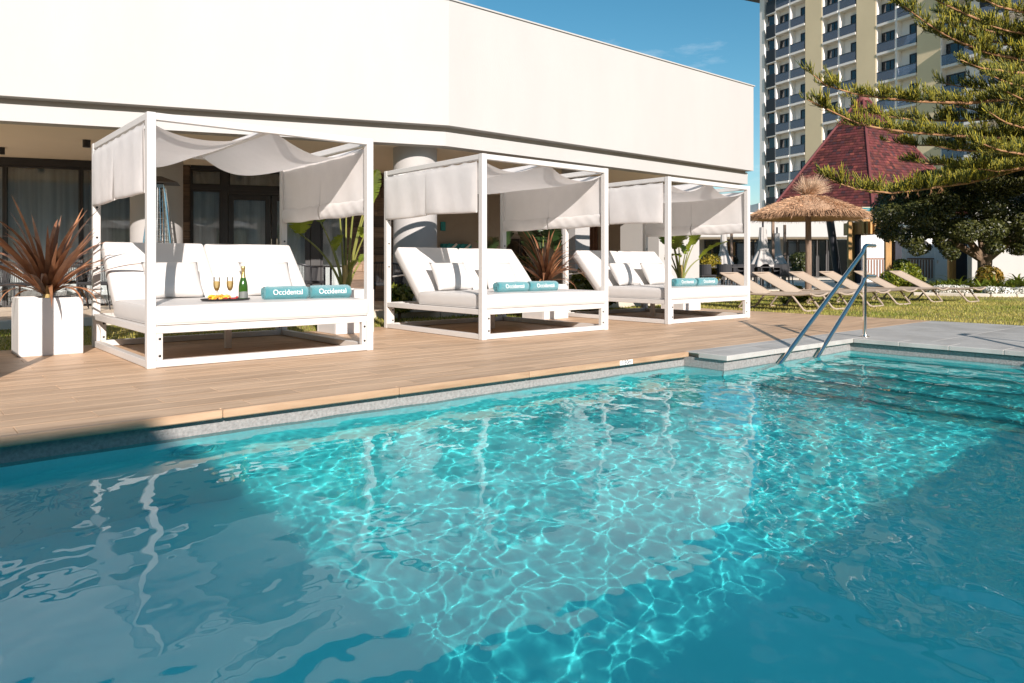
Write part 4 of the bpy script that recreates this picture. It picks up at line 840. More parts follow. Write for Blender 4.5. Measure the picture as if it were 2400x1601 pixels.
# pyramid roof of overlapping shingles
wb = 50.0
def rp3(px, py, w_): a_ = c2w((px-1200)/FPX*w_, w_, EYE-(py-HY)/FPX*w_); return Vector(((px-1200)/FPX*w_, w_-WP, EYE-(py-HY)/FPX*w_))
apex = rp3(2022, 222, 54); c1 = rp3(1800, 492, 53.5); c2 = rp3(2046, 497, 48.5); c3 = rp3(2290, 492, 53.5); c1.z = c2.z = c3.z = lz(494, 50); c4 = c1 + c3 - c2
roof = obj('roof', MB().add([apex, c1, c2, c3, c4], [(0, 1, 2), (0, 2, 3), (0, 3, 4), (0, 4, 1), (1, 4, 3, 2)]), M['slat'], pav2)
SV, SF, SC_ = [], [], []; rg = random.Random(3)
for (A_, B_) in ((c1, c2), (c2, c3), (c3, c4), (c4, c1)):
    nrm = (B_-A_).cross(apex-A_).normalized()
    if nrm.z < 0: nrm = -nrm
    nr = 44; Lh = (apex-(A_+B_)/2).length
    for r in range(nr):
        t0, t1 = r/nr, (r+1.15)/nr; pa, pb = A_.lerp(apex, t0), B_.lerp(apex, t0); pa1, pb1 = A_.lerp(apex, min(1, t1)), B_.lerp(apex, min(1, t1)); wid = (pb-pa).length; nc = max(1, int(wid/.28)); sh = (r % 2)*.5
        for c in range(-1, nc+1):
            s0, s1 = max(0, (c+sh)/nc), min(1, (c+sh+.96)/nc)
            if s1 - s0 < .2/nc: continue
            k = len(SV); lift = .045 + rg.uniform(0, .02)
            q = [pa.lerp(pb, s0)+nrm*lift, pa.lerp(pb, s1)+nrm*lift, pa1.lerp(pb1, s1)+nrm*.012, pa1.lerp(pb1, s0)+nrm*.012]; SV += [tuple(v_) for v_ in q] + [tuple(q[0]-nrm*.04), tuple(q[1]-nrm*.04)]; SF += [(k, k+1, k+2, k+3), (k+4, k+5, k+1, k)]
            f_ = rg.uniform(.45, 1.35); ch = rg.random(); base = (.10, .020, .021) if ch < .65 else ((.15, .036, .028) if ch < .85 else (.055, .018, .024)); SC_ += [[x*f_ for x in base]]*6
stuff(fast('shingle', SV, SF, M['shingle'], roof, col=np.array(SC_)))
for c in (c1, c2, c3): obj('hip_ridge', MB().tube([c + Vector((0, 0, .05)), apex + Vector((0, 0, .05))], .11, 6), mat('ridge_tile', (.13, .03, .03), .7, var=.2, scale=3), roof, True)
obj('finial', MB().lathe([(.42, -.5), (.40, -.1), (.30, .15), (.05, .3)], 16, tuple(apex)), mat('finial_cap', (.18, .05, .045), .7), roof, True)
pbox('drum_wall', 1815, 2280, 486, 560, 8.5, 12, M['twhite'])
for px, lean in ((1948, -20),):
    w_ = 33.0; q0, q1 = P(1966, w_, 0), PY(1944, 508, w_); o = obj('leaning_post', MB().tube([q0, q1], .17, 10), M['darkmetal'], None, True); tag(o, 'dark leaning steel column in front of the pavilion', 'column')
# ================================================================== PERGOLA FRAMES AND GARDEN WALLS
def wallbox(name, label, cat, px0, px1, py0, py1, w_, dep, m_):
    t = thing(name, label, cat, P((px0+px1)/2, w_, 0), RZC); hw = (px1-px0)/2/FPX*w_; obj('wall', MB().box(-hw, hw, 0, dep, -.06, lz(py0, w_), .01), m_, t); return t, hw
gw, hw = wallbox('service_wall', 'white ribbed service wall with brown slatted vents beyond the flower bed', 'wall', 2018, 2292, 545, 650, 34.5, .3, M['ribbed'])
W34 = 34.5
def gx(px): return (px-1200)/FPX*W34 - ((2018+2292)/2-1200)/FPX*W34
rbm = MB().box(-.02, .02, -.02, .005, 0, lz(548, W34)).mesh('rib', M['ribbed'])
for k in range(36): o = link('rib', rbm, gw); o.location = (-hw + .1 + k*(2*hw-.2)/35, 0, 0)
for a_, b_ in ((2031, 2078), (2126, 2186)):
    pn = obj('vent', MB().box(gx(a_), gx(b_), -.045, -.021, lz(652, W34), lz(608, W34)), M['ribbed'], gw); nsl = int((b_-a_)/6.2)
    obj('vent_frame', MB().box(gx(a_)-.03, gx(b_)+.03, -.07, -.046, lz(608, W34), lz(608, W34)+.06), M['slat'], pn)
    for k in range(nsl): x_ = gx(a_) + (k+.5)*(gx(b_)-gx(a_))/nsl; obj('slat', MB().box(x_-.03, x_+.03, -.075, -.047, lz(652, W34), lz(609, W34)), M['slat'], pn)
dr_ = obj('door', MB().box(gx(2190), gx(2224), -.05, -.022, 0, lz(608, W34)), M['ribbed'], gw); obj('handle', MB().box(gx(2195), gx(2196.5), -.08, -.051, .9, 1.05), M['steel'], dr_)
def frame(label, pxs, w_, ztop, navy, beams=None):
    t = thing('timber_frame', label, 'pergola', P(pxs[0], w_, 0), RZC); x0 = (pxs[0]-1200)/FPX*w_
    X = lambda px: (px-1200)/FPX*w_ - x0
    for i, px in enumerate(pxs): obj('post', MB().box(X(px)-.075, X(px)+.075, i*.25, i*.25+.16, -.06, ztop, .008), M['timber'], t)
    if navy: obj('dark_panel', MB().box(X(navy[0]), X(navy[1]), .3, .6, -.06, ztop-.06), M['navy'], t)
    if beams:
        obj('beam', MB().box(X(pxs[0]), X(beams[1]), .1, .25, ztop, ztop+.12, .008), M['timber'], t)
        for k in range(beams[2]): x_ = X(beams[0] + (beams[1]-beams[0])*k/(beams[2]-1)); obj('rafter', MB().box(x_-.045, x_+.045, -.2, 1.6, ztop-.55, ztop-.002, .008), M['timber'], t)
    return t
frame('golden timber pergola frame at the pavilion terrace, beams on top', (1993, 2001, 2012), 32.0, lz(519, 32.0), (2016, 2026), (2018, 2066, 6))
frame('golden timber post frame between the two slatted vents', (2080, 2089, 2101), 32.0, lz(530, 32.0), (2107, 2122))
frame('golden timber post frame beside the tree trunk', (2229, 2245), 32.0, lz(540, 32.0), (2250, 2277))
wallbox('garden_wall', 'tall white garden wall behind the dark round tree, dappled with shade', 'wall', 2278, 2700, 470, 660, 30.5, .3, M['render'])
# ================================================================== DISTANT DINING TERRACE: CLOSED PARASOLS, CHAIRS, SHRUBS
def parasol(px, w_, pt, pb_, label, sc=1.0):
    zt, zb = lz(pt, w_), lz(pb_, w_); t = thing('closed_parasol', label, 'parasol', P(px, w_, .02), RZC, 'closed grey parasols on the far terrace'); zt -= .02; zb -= .02; ph = random.random()*6
    def fn(u, v):
        a = u*2*math.pi; s_ = v; r_ = (.10 + .09*s_) if s_ < .58 else (.13 + .26*((s_-.58)/.42)**.8); r_ *= sc; r_ *= 1 + (.10+.25*max(0, s_-.5))*math.sin(9*a+ph)*.8
        return (r_*math.cos(a), r_*math.sin(a), zt - (zt-zb)*s_ - (.12*math.sin(3*a+ph) if s_ > .95 else 0))
    obj('canopy', MB().grid(fn, 48, 14), M['parasol'], t, True, 180); obj('pole', MB().tube([(0, 0, 0), (0, 0, zt+.25)], .035, 8), M['darkmetal'], t, True)
    obj('arm', MB().bar((.35*sc, .1, 0), (.35*sc, .1, zt+.35), .09, .09), M['pole'], t); obj('tie', MB().lathe([(.175*sc, -.03), (.175*sc, .03)], 16, (0, 0, zt-(zt-zb)*.56)), M['parasol'], t)
parasol(1696, 30.0, 545, 625, 'closed grey parasol beside the yellow leaved shrub'); parasol(1788, 27.0, 533, 626, 'tall closed grey parasol, the bulkiest of the three on the far terrace', 1.15); parasol(1821, 30.0, 547, 624, 'closed grey parasol nearest the thatched parasol pole')
f0 = None
def far_chair(px, w_, rz, label):
    global f0
    if f0 is None:
        f0 = thing('terrace_chair', label, 'chair', (0, 0, 0), 0, 'black chairs on the far terrace')
        for sx in (-1, 1):
            for sy_ in (-1, 1): obj('leg', MB().tube([(sx*.24, sy_*.22, .43), (sx*.27, sy_*.25, 0)], .018, 6), M['black'], f0)
        obj('seat', MB().box(-.28, .28, -.26, .26, .40, .47, .02), M['black'], f0)
        obj('backrest', MB().grid(lambda u, v: (.30*math.cos(math.pi*(u*1.3-.15)), .05+.28*math.sin(math.pi*(u*1.3-.15)), .47+.36*v), 14, 3), M['rope'], f0); c = f0
    else: c = copy_tree(f0)
    c['label'] = label; c.location = P(px, w_, .02); c.rotation_euler.z = rz
for i, (px, w_) in enumerate(((1646, 27), (1660, 25.8), (1678, 27.2), (1703, 26), (1727, 27), (1745, 26), (1776, 26.5), (1792, 27.5), (1826, 25.5), (1838, 26.8))):
    far_chair(px, w_, random.uniform(0, 6.28), 'black armchair at the tables below the closed parasols')
def far_table(px, w_, label):
    t = thing('terrace_table', label, 'table', P(px, w_, .02), RZC, 'black tables on the far terrace'); obj('tabletop', MB().box(-.55, .55, -.4, .4, .71, .745, .005), M['black'], t)
    for sx in (-1, 1):
        for sy_ in (-1, 1): obj('leg', MB().box(sx*.48-.02, sx*.48+.02, sy_*.33-.02, sy_*.33+.02, 0, .71), M['black'], t)
for px, w_ in ((1668, 26.4), (1736, 26.5), (1809, 26.0)): far_table(px, w_, 'black square table below the closed parasols')
ft = struct(obj('far_terrace', MB().prism([tuple(c2w(*q)[:2]) for q in ((6.3, 23.8), (12.5, 24.2), (21, 40), (9, 40))], -.06, .02), M['kerb']))
# ================================================================== FOLIAGE
def leaf_cloud(centers, radii, n_, size, colA, colB, flat=.7, up=.35, seed=1, thin=.42):
    rg = np.random.default_rng(seed); centers = np.array(centers); radii = np.array(radii); pr_ = radii**2; pr_ = pr_/pr_.sum(); idx = rg.choice(len(centers), n_, p=pr_)
    d = rg.normal(0, 1, (n_, 3)); d /= np.linalg.norm(d, axis=1)[:, None]; rr = radii[idx]*rg.uniform(.62, 1.05, n_)**.6; pos = centers[idx] + d*rr[:, None]*np.array([1, 1, flat])
    nrm = d + rg.normal(0, .55, (n_, 3)) + np.array([0, 0, up]); nrm /= np.linalg.norm(nrm, axis=1)[:, None]; t1 = np.cross(nrm, rg.normal(0, 1, (n_, 3))); t1 /= np.linalg.norm(t1, axis=1)[:, None]+1e-9; t2 = np.cross(nrm, t1)
    s_ = size*rg.uniform(.6, 1.35, n_)[:, None]; V = np.stack([pos - t1*s_, pos + t2*s_*thin + nrm*s_*.12, pos + t1*s_, pos - t2*s_*thin + nrm*s_*.12], 1).reshape(-1, 3); F = np.arange(n_*4).reshape(-1, 4)
    mix = np.clip(rg.normal(.4, .28, n_), 0, 1)[:, None]; c = (np.array(colA)*(1-mix) + np.array(colB)*mix)*rg.uniform(.75, 1.25, n_)[:, None]; return V, F, np.repeat(c, 4, 0)
def shrub(label, c, blobs, n_, size, colA, colB, name='shrub', cat='shrub', group=None, seed=2, stems=4):
    t = thing(name, label, cat, c, 0, group); V, F, C2 = leaf_cloud([b[:3] for b in blobs], [b[3] for b in blobs], n_, size, colA, colB, seed=seed); stuff(fast('foliage', V, F, M['leafcol'], t, col=C2))
    for k in range(stems): b = blobs[k % len(blobs)]; obj('stem', MB().tube([(0, 0, -.02), (b[0]*.5, b[1]*.5, b[2]*.5), (b[0], b[1], b[2])], [.02, .015, .006], 6), M['bark'], t, True)
    return t
shrub('yellow leaved shrub in a pot below the closed parasols', P(1664, 27.2, .02), [(0, 0, .95, .42), (.15, 0, .7, .38), (-.2, .1, .72, .36), (.05, -.1, .45, .34)], 2600, .055, (.14, .13, .01), (.42, .30, .02), seed=3)
shrub('dark clipped shrub by the pavilion doors', P(1874, 38, .02), [(0, 0, 1.1, .5), (.1, 0, .65, .5)], 2200, .07, (.015, .025, .006), (.09, .10, .02), seed=4)
shrub('bright green shrub growing between the loungers and the slatted vents', P(2112, 23.5, 0), [(0, 0, .45, .42), (.45, 0, .62, .40), (-.5, .1, .38, .36), (.15, -.3, .35, .35), (.8, .1, .35, .35), (.3, .1, .85, .25)], 4200, .06, (.05, .09, .008), (.27, .27, .02), seed=5)
shrub('yellow green shrub behind the thatched parasol pole', P(1862, 16.6, 0), [(0, 0, .22, .2), (.25, 0, .15, .18)], 900, .07, (.06, .11, .008), (.30, .28, .03), seed=6)
shrub('flowering green bush in the strip beside the middle cabana', P(1385, 13.6, 0), [(0, 0, .55, .38), (.3, .1, .4, .34), (-.25, 0, .35, .3), (.1, -.2, .3, .3)], 2600, .055, (.03, .06, .008), (.18, .19, .02), seed=7)
shrub('green bush with small yellow flowers behind the middle cabana backrest', P(1212, 12.2, 0), [(0, 0, .8, .3), (.1, 0, .5, .3), (-.12, 0, .35, .28)], 1800, .05, (.03, .055, .008), (.2, .19, .02), seed=8)
shrub('low leafy plant beside the strelitzia planter', P(935, 11.2, 0), [(0, 0, .4, .2), (.05, 0, .25, .2)], 500, .07, (.04, .08, .01), (.2, .2, .02), seed=9)
# dark round tree
tq = P(2308, 24.0, 0); tr_ = thing('round_tree', 'dense dark green round crowned tree with short trunk in the flower bed', 'tree', tq)
limbs = [((0, 0, 0), (.02, 0, .6), (0, .02, 1.15))]; tm = MB().tube([(0, 0, -.05), (.02, 0, .35), (.0, 0, .8), (.02, 0, 1.15)], [.30, .24, .21, .22], 12); trunk = obj('trunk', tm, M['bark'], tr_, True)
Rv = Vector((SY, -CY, 0)); Fv = Vector((CY, SY, 0)); blobs = []
for k, (rx, fy, z) in enumerate(((-2.4, 0, 1.9), (-1.3, -.2, 2.0), (1.3, .1, 1.9), (2.4, .4, 2.1), (.3, .2, 2.2), (-.8, .9, 2.2), (1.2, 1.0, 2.3), (-.2, .3, 2.6))):
    e = Rv*rx + Fv*fy + Vector((0, 0, z)); m1 = e*.45 + Vector((0, 0, .75)); obj('limb', MB().tube([(0, 0, .95), tuple(m1), tuple(e)], [.13, .09, .03], 8), M['bark'], tr_, True)
rgx = random.Random(4)
def tb(px, py, fw, r_): z = lz(py, 24+fw); q = P(px, 24+fw, z) - tq; blobs.append((q.x, q.y, z, r_))
for px, py, r_ in ((2090, 545, .38), (2080, 505, .5), (2110, 470, .6), (2150, 500, .55), (2135, 560, .4), (2175, 440, .6), (2190, 530, .5), (2200, 480, .6), (2240, 420, .6), (2250, 470, .6), (2215, 565, .35), (2260, 540, .5), (2300, 410, .65), (2310, 480, .6), (2320, 540, .5), (2360, 430, .6), (2370, 500, .6), (2380, 550, .5), (2420, 410, .7), (2440, 480, .7), (2430, 545, .55), (2500, 440, .7), (2500, 520, .6), (2150, 585, .25), (2230, 595, .25), (2330, 580, .3), (2395, 582, .3), (2560, 500, .6)):
    tb(px, py, rgx.uniform(-1.3, -.2), r_); tb(px+rgx.uniform(-15, 15), py-rgx.uniform(0, 14), rgx.uniform(.2, 1.4), r_)
V, F, C2 = leaf_cloud([b[:3] for b in blobs], [b[3] for b in blobs], 100000, .05, (.012, .022, .006), (.135, .135, .03), flat=.8, seed=12)
stuff(fast('crown', V, F, M['leafcol'], tr_, col=C2))
# flower bed: strap leaved clumps, blossom cushions, stone edge
SL = []
for i in range(6):
    m_ = MB(); L = .5+.06*i; pos = Vector((0, 0, 0)); rows_ = []
    for j in range(7): s_ = j/6; rows_.append((pos.copy(), .026*(1-s_**2)+.002)); a_ = .25 + (1.2+.15*i)*s_; pos += Vector((math.sin(a_), 0, math.cos(a_)))*L/6
    for p_, ww in rows_: m_.v += [(p_.x, -ww, p_.z+.3*ww), tuple(p_), (p_.x, ww, p_.z+.3*ww)]
    for j in range(6): k = j*3; m_.f += [(k, k+1, k+4, k+3), (k+1, k+2, k+5, k+4)]
    SL.append(m_)
def strap(px, w_, label, sc=1.0, n_=34, col=(.06, .10, .012), colb=(.20, .24, .03)):
    V, F, C2 = [], [], []; rg = random.Random(int(px))
    for k in range(n_):
        s_ = SL[rg.randrange(6)]; mt = Matrix.Rotation(rg.uniform(0, 6.28), 4, 'Z') @ Matrix.Rotation(rg.uniform(-.15, .35), 4, 'Y') @ Matrix.Scale(sc*rg.uniform(.75, 1.15), 4); k0 = len(V); V += [tuple(mt @ Vector(v_)) for v_ in s_.v]; F += [tuple(i+k0 for i in f_) for f_ in s_.f]; f_ = rg.random(); C2 += [[a*(1-f_)+b*f_ for a, b in zip(col, colb)]]*len(s_.v)
    t = thing('strap_leaved_plant', label, 'plant', P(px, w_, -.02), 0, 'strap leaved plants in the flower bed'); stuff(fast('leaves', V, F, M['leafcol'], t, col=np.array(C2)))
    obj('crown_base', MB().lathe([(.06, 0), (.05, .06), (.01, .1)], 8), M['darkleaf'], t)
for px, w_, s_ in ((2196, 22.4, 1.0), (2222, 21.6, 1.05), (2246, 22.0, 1.2), (2268, 23, 1.1), (2300, 21.6, 1.1), (2330, 21.8, 1.25), (2352, 22.6, 1.1), (2372, 21.6, 1.1), (2398, 22.2, 1.3), (2420, 21.4, 1.2), (2210, 23.6, 1.0), (2318, 23.4, 1.2), (2385, 24.0, 1.3), (1840, 15.4, .6)): strap(px, w_, 'clump of green strap leaves in the flower bed' if px > 2000 else 'small clump of green strap leaves behind the loungers', s_)
shrub('orange tipped shrub at the foot of the dark round tree', P(2318, 22.8, 0), [(0, 0, .55, .35), (.3, 0, .4, .3), (-.3, 0, .35, .3)], 2200, .06, (.10, .10, .01), (.36, .20, .03), seed=15)
for lb, px0, px1, w_, sd in (('cushion of white blossom at the stone edge of the flower bed', 2310, 2395, 20.2, 3), ('low band of white blossom behind the last lounger', 2185, 2265, 20.9, 4)):
    q = P((px0+px1)/2, w_, 0); t = thing('white_flowers', lb, 'flowers', q, RZC); hw = (px1-px0)/2/FPX*w_; rg = np.random.default_rng(sd)
    cs = [(rg.uniform(-hw, hw), rg.uniform(-.25, .25), rg.uniform(.05, .16)) for _ in range(22)]; V, F, C2 = leaf_cloud(cs, [.16]*22, 3800, .028, (.70, .68, .60), (.85, .83, .78), seed=sd, thin=.8); C2[::1] *= 1; stuff(fast('blossom', V, F, M['leafcol'], t, col=C2))
    V, F, C2 = leaf_cloud(cs, [.13]*22, 900, .04, (.05, .08, .01), (.14, .16, .02), seed=sd+9); stuff(fast('leaves', V, F, M['leafcol'], t, col=C2))
be = thing('flower_bed_edging', 'pale stone edging along the flower bed behind the loungers', 'edging', P(2140, 19.6, 0), 0); pts = [P(px, w_, .01) for px, w_ in ((2140, 20.6), (2200, 20.3), (2260, 19.9), (2320, 19.6), (2380, 19.5), (2450, 19.4))]
for a_, b_ in zip(pts[:-1], pts[1:]): world(obj('edging_stone', MB().bar(a_ + (b_-a_)*.01, b_ - (b_-a_)*.01, .14, .13, .02), M['kerb'], be))
# ================================================================== HOTEL TOWER
TD = (.437, -.90); n0 = math.hypot(*TD); TD = (TD[0]/n0, TD[1]/n0); T0 = (31.8, 95.3)        # (right, forward)
def ts(px):                                                                # pixel column -> distance along the facade
    k = (px-1200)/FPX; return (k*T0[1] - T0[0])/(TD[0] - k*TD[1])
def tw(px): return T0[1] + TD[1]*ts(px)
o_ = c2w(*T0); dw = c2w(*TD) ; TRZ = math.atan2(dw.y, dw.x)
# local frame: x along the facade towards the right, y into the building
tower = thing('hotel_tower', 'tall hotel tower with ochre wall strips and rows of glazed balconies', 'tower', (o_.x, o_.y, 0), TRZ)
FH = 3.10; ZT = .855 + (HY-79.6)/FPX*tw(1817); lev = [ZT + FH*(1-k) for k in range(11)]; ztop = lev[0] + FH; REC = .75
X = ts; xe = X(2270)
def tb_(nm, x0, x1, y0, y1, z0, z1, m_, parent=tower, b=0): return obj(nm, MB().box(x0, x1, y0, y1, z0, z1, b), m_, parent)
tb_('core', X(1781), 60, REC+.02, 18, -.06, ztop, M['twhite'])
tb_('corner_strip', X(1780.7), X(1791.5), .0, REC, -.06, ztop, M['twhite'])
tb_('roof_slab', X(1781)-3.4, 60, -.9, 19, ztop+.05, ztop+.5, M['panel'])
tb_('recessed_bay', X(1791.5), X(1817), .50, REC, -.06, ztop, M['twhite'])
for a_, b_ in ((1888, 1927), (2008, 2053.5), (2150, 2204)): tb_('ochre_strip', X(a_), X(b_), -.05, REC, -.06, ztop, M['beige'])
bays = ((1817, 1851, 0), (1851, 1888, 1), (1927, 1966, 0), (1966, 2008, 1), (2053.5, 2100, 0), (2100, 2150, 1), (2204, 2268, 0))
for px in (1817, 1851, 1927, 1966, 2053.5, 2100, 2204, 2268): tb_('fin_wall', X(px)-.12, X(px)+.12, .0, REC+.01, -.06, ztop, M['twhite'])
cache = {}
def shared(key, fn):
    if key not in cache: cache[key] = fn()
    return cache[key]
for bi, (a_, b_, kind) in enumerate(bays):
    x0, x1 = X(a_)+.12, X(b_)-.12; L = x1-x0
    for k, z in enumerate(lev):
        if z < 1: continue
        bal = link('balcony', shared(('slab', bi), lambda: MB().box(0, L, -.10, REC, -.26, 0).mesh('balcony', M['twhite'])), tower); bal.location = (x0, 0, z)
        rl = link('railing', shared(('rail', bi), lambda: MB().box(.02, L-.02, -.03, -.01, .06, 1.0).mesh('railing', M['rail_glass'])), bal)
        link('handrail', shared(('hr', bi), lambda: MB().box(0, L, -.05, .01, 1.0, 1.06).mesh('handrail', M['panel'])), bal)
        wx0, wx1 = (.06, L-.55) if kind == 0 else (L*.44, L-.3)
        link('window', shared(('win', bi), lambda: MB().box(wx0, wx0+.09, REC-.1, REC-.01, 0, 2.25).box(wx1-.09, wx1, REC-.1, REC-.01, 0, 2.25).box(wx0+.09, wx1-.09, REC-.1, REC-.01, 2.14, 2.25).box((wx0+wx1)/2+.2, (wx0+wx1)/2+.26, REC-.1, REC-.01, 0, 2.14).mesh('window', M['panel'])), bal)
        link('pane', shared(('pane', bi), lambda: MB().box(wx0+.09, wx1-.09, REC-.05, REC-.03, 0, 2.14).mesh('pane', M['pane_t'])), bal)
        if (k*7+bi*3) % 3 and kind == 0: link('curtain', shared(('cur', bi), lambda: MB().box(wx0+.15, (wx0+wx1)/2+.1, REC-.028, REC-.012, .02, 2.1).mesh('curtain', M['tcurtain'])), bal)
x0, x1 = X(1793.5), X(1810); xp0, xp1 = X(1797.5), X(1817)
wme_ = MB().box(0, x1-x0, .44, .52, 0, 1.75).mesh('window', M['panel']); pme = MB().box(.08, x1-x0-.06, .41, .439, .08, 1.67).mesh('pane', M['pane_t']); cme = MB().box(0, xp1-xp0, -.12, .0, 0, 1.55).mesh('charcoal_panel', M['panel']); lme = MB().box(0, xp1-xp0+.1, -.1, .55, -.12, -.005).mesh('ledge', M['twhite'])
for z in lev:
    if z < 1: continue
    for dz in (1.0, -.62):
        o = link('window', wme_, tower); o.location = (x0, 0, z+dz-.0); link('pane', pme, o)
    o = link('charcoal_panel', cme, tower); o.location = (xp0, 0, z-.3); link('ledge', lme, o)
# wing running to the right behind the pine
tb_('side_wall', X(2268)+.12, X(2268)+26, -.05, REC, -.06, ztop-4, M['twhite'])
for k, z in enumerate(lev[1:]):
    b_ = tb_('balcony', X(2268)+.5, X(2268)+7, -1.4, -.06, z-.26, z, M['twhite']); obj('railing', MB().box(X(2268)+.52, X(2268)+6.98, -1.38, -1.36, z+.05, z+1), M['rail_glass'], b_); obj('window', MB().box(X(2268)+1.2, X(2268)+5.2, -.1, -.055, z, z+2.2), M['panel'], b_)
# ================================================================== DISTANCE
hp = []; hb = struct(obj('hill', MB().grid(lambda u, v: tuple(c2w(120+ (u-.5)*900, 900+v*300, -2 + (math.sin(math.pi*v))*(78 + 22*math.sin(5*u+1) + 9*math.sin(17*u)))), 60, 8), M['hill'], None, True, 180))
q = P(1768, 150, 0); fb = thing('distant_block', 'small white apartment block in the gap between cabana and tower', 'building', q, RZC)
for (x0, x1, z1) in ((-3.5, 1.0, 9.5), (0.8, 3.4, 13.2)):
    obj('wall', MB().box(x0, x1, 0 if x0 < 0 else -.3, 8, -.06, z1), M['twhite'], fb)
for r in range(4):
    for c in range(3): w1 = obj('window', MB().box(-3.1+c*1.3, -2.3+c*1.3, -.04, .02, .9+r*2.2, 2.2+r*2.2), M['panel'], fb); obj('sill', MB().box(-3.2+c*1.3, -2.2+c*1.3, -.12, -.0, .75+r*2.2, .89+r*2.2), M['render'], w1)
# ================================================================== THE PINE WITH ITS LAYERED BRANCHES
KP = 1.35; pb0 = P(2655, 16.2*KP, -.02); pine = thing('norfolk_pine', 'tall layered pine reaching its upswept branches in from beside the pool', 'tree', pb0)
TRX = pb0
obj('trunk', MB().tube([(0, 0, 0), (.03, 0, 2), (0, .03, 5), (0, 0, 10), (0, 0, 15)], [.30, .26, .22, .14, .03], 14), M['pinebark'], pine, True)
BR = [ # (list of (px, py, depth)), lushness, lit
 ([(1906, 176, 14.6), (1935, 200, 14.7), (1999, 219, 14.9), (2068, 230, 15.1), (2155, 238, 15.3), (2270, 242, 15.6), (2400, 228, 15.9)], 1.0),
 ([(1893, 234, 14.2), (1928, 251, 14.3), (2006, 288, 14.5), (2052, 299, 14.6), (2128, 310, 14.9), (2224, 317, 15.3), (2316, 323, 15.6), (2400, 322, 15.9)], 1.0),
 ([(1936, 417, 13.2), (1995, 441, 13.4), (2091, 453, 13.8), (2178, 441, 14.2), (2270, 428, 14.7), (2316, 416, 15.0), (2400, 393, 15.6)], .95),
 ([(2119, 15, 14.8), (2163, 48, 15.0), (2196, 71, 15.1), (2236, 93, 15.3), (2312, 124, 15.7), (2400, 141, 16.0)], 1.1),
 ([(2150, -25, 15.8), (2191, 0, 15.8), (2229, 17, 15.9), (2290, 45, 16.0), (2400, 80, 16.2)], 1.1),
 ([(2305, 338, 12.6), (2340, 352, 12.9), (2400, 362, 13.6)], 1.0),
 ([(2120, 378, 17.3), (2180, 384, 17.1), (2230, 388, 17.0), (2310, 378, 16.8), (2400, 362, 16.6)], .9),
 ([(2215, 196, 17.2), (2262, 205, 17.0), (2330, 208, 16.8), (2400, 196, 16.7)], 1.0),
 ([(2318, 262, 13.6), (2352, 286, 13.9), (2400, 300, 14.4)], 1.0),
 ([(2250, 140, 15.0), (2300, 160, 15.2), (2400, 172, 15.6)], 1.1),
 ([(2290, -10, 14.6), (2340, 15, 14.9), (2400, 30, 15.2)], 1.1),
 ([(2180, 340, 15.6), (2240, 352, 15.7), (2320, 356, 15.9), (2400, 345, 16.0)], .8),
 ([(2010, 262, 16.2), (2070, 272, 16.2), (2150, 282, 16.2), (2260, 283, 16.2), (2400, 270, 16.2)], .9),
 ([(2360, 215, 13.4), (2400, 235, 13.8), (2470, 250, 14.6)], 1.0),
 ([(2230, 60, 16.8), (2300, 92, 16.7), (2400, 112, 16.6)], 1.0),
 ([(2170, 420, 15.8), (2240, 404, 15.9), (2320, 396, 16.0), (2400, 372, 16.1)], .8),
 ([(2070, 330, 17.6), (2140, 340, 17.4), (2240, 342, 17.2), (2400, 325, 16.8)], .9),
 ([(2260, 110, 17.5), (2320, 135, 17.2), (2400, 150, 16.9)], 1.1),
 ([(2200, 30, 17.0), (2280, 62, 16.9), (2400, 95, 16.8)], 1.1),
 ([(2330, 180, 14.2), (2365, 196, 14.5), (2430, 205, 15.0)], 1.1),
 ([(2240, 250, 17.0), (2310, 262, 16.9), (2400, 258, 16.8)], 1.0),
 ([(2320, 60, 15.2), (2360, 72, 15.5), (2430, 84, 15.9)], 1.1),
 ([(2290, 395, 14.4), (2340, 402, 14.7), (2420, 390, 15.2)], 1.0),
]
PV, PF, PC = [], [], []
rg = random.Random(9)
def strand(p0, d, L, r_, colr, curl):
    k = len(PV); n_ = 4; pos = p0.copy(); dd = d.normalized()
    sd_ = dd.cross(Vector((rg.gauss(0, 1), rg.gauss(0, 1), rg.gauss(0, 1)))).normalized(); s2 = dd.cross(sd_)
    for i in range(n_+1):
        s_ = i/n_; rr = r_*(1.05 - .2*s_ - .75*max(0, s_-.75)/.25) 
        for a in (0, 2.094, 4.189): PV.append(tuple(pos + (sd_*math.cos(a) + s2*math.sin(a))*rr)); PC.append(colr if s_ < .55 else [c*1.25 for c in colr])
        dd = (dd + Vector((0, 0, curl))/n_).normalized(); pos = pos + dd*L/n_
    for i in range(n_):
        for j in range(3): a = k+i*3+j; b = k+i*3+(j+1) % 3; PF.append((a, b, b+3, a+3))
def colr():
    f_ = rg.random(); a, b = (.040, .068, .009), (.44, .36, .02); g_ = min(1, max(0, rg.gauss(.38, .28))); v_ = rg.uniform(.75, 1.25); return [(x*(1-g_)+y*g_)*v_ for x, y in zip(a, b)]
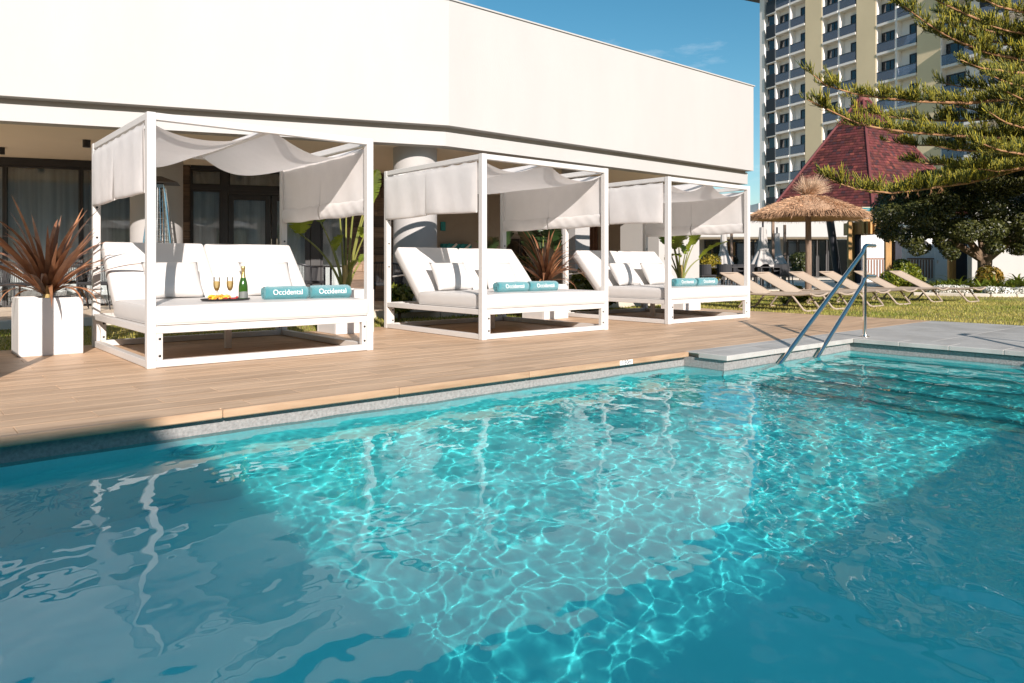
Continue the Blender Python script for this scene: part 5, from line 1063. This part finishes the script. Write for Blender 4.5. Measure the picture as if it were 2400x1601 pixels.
for bi, (path, lush) in enumerate(BR):
    pts = [PY(px, py, w_*KP) - TRX for px, py, w_ in path]
    last = pts[-1]; pts.append(Vector((last.x*.35, last.y*.35, last.z + .05))); pts.append(Vector((0, 0, last.z-.15)))
    # densify
    dense = []
    for a, b in zip(pts[:-1], pts[1:]):
        m_ = max(2, int((b-a).length/(.10*KP))); dense += [a.lerp(b, i/m_) for i in range(m_)]
    N = len(dense); obj('branch', MB().tube(dense[::3] + [pts[-1]], [.014 + .065*(i*3/N) for i in range(len(dense[::3]))] + [.065], 7), M['pinebark'], pine, True)
    k = 0
    while k < N - 4:
        p0 = dense[k]; t = (dense[min(k+2, N-1)] - dense[max(k-2, 0)]).normalized()*-1    # towards the tip
        frac = k/N; nsub = 3; cl = max(0, math.cos(2*math.pi*k/7.3 + bi*1.7 + 1.3*math.sin(k*.23+bi))); AM = .55 + .75*cl; nsub = 3 if cl > .25 else 2
        for s_ in range(nsub):
            side = rg.choice((-1, 1)); lat = t.cross(Vector((0, 0, 1))).normalized()*side
            subL = KP*(rg.uniform(.10, .30) + .34*min(1, k/18))*lush*AM*(1 - .35*max(0, frac-.7)); d = (t*.75 + lat*rg.uniform(.15, 1.0) + Vector((0, 0, rg.uniform(.0, .45)))).normalized(); ns = max(6, int(subL/(.024*KP)))
            for i in range(ns):
                q = p0 + d*subL*i/ns + Vector((0, 0, .05*(i/ns)**2)); up = Vector((0, 0, 1)); out = (d*rg.uniform(.25, .8) + up*rg.uniform(.35, 1.0) + Vector((rg.gauss(0, .28), rg.gauss(0, .28), rg.gauss(0, .12)))); c_ = colr()
                strand(q, out, KP*rg.uniform(.11, .28)*(.75+.4*cl)*(1-.3*i/ns), KP*rg.uniform(.0065, .0105), c_, rg.uniform(.2, .9))
                if rg.random() < .25: strand(q, d*.8 + Vector((rg.gauss(0, .4), rg.gauss(0, .4), rg.uniform(-.7, -.1))), KP*rg.uniform(.08, .16), KP*.007, [x*.7 for x in c_], .7)
        k += 1 if rg.random() < .7 else 2
print('pine strands', len(PF)//12)
stuff(fast('foliage', PV, PF, M['pine'], pine, smooth=True, col=np.array(PC)))
for k in range(5):                                                        # dry tassels caught on the low branch
    q = PY(2091+k*30+rg.uniform(-8, 8), 456-k*4, 13.9*KP) - TRX
    m_ = MB(); [m_.tube([q, q+Vector((rg.gauss(0, .02), rg.gauss(0, .02), -.08)), q+Vector((rg.gauss(0, .04), rg.gauss(0, .04), -rg.uniform(.1, .16)))], [.006, .004, .001], 4) for _ in range(6)]; obj('dry_tassel', m_, M['pinebark'], pine)
M_END = True
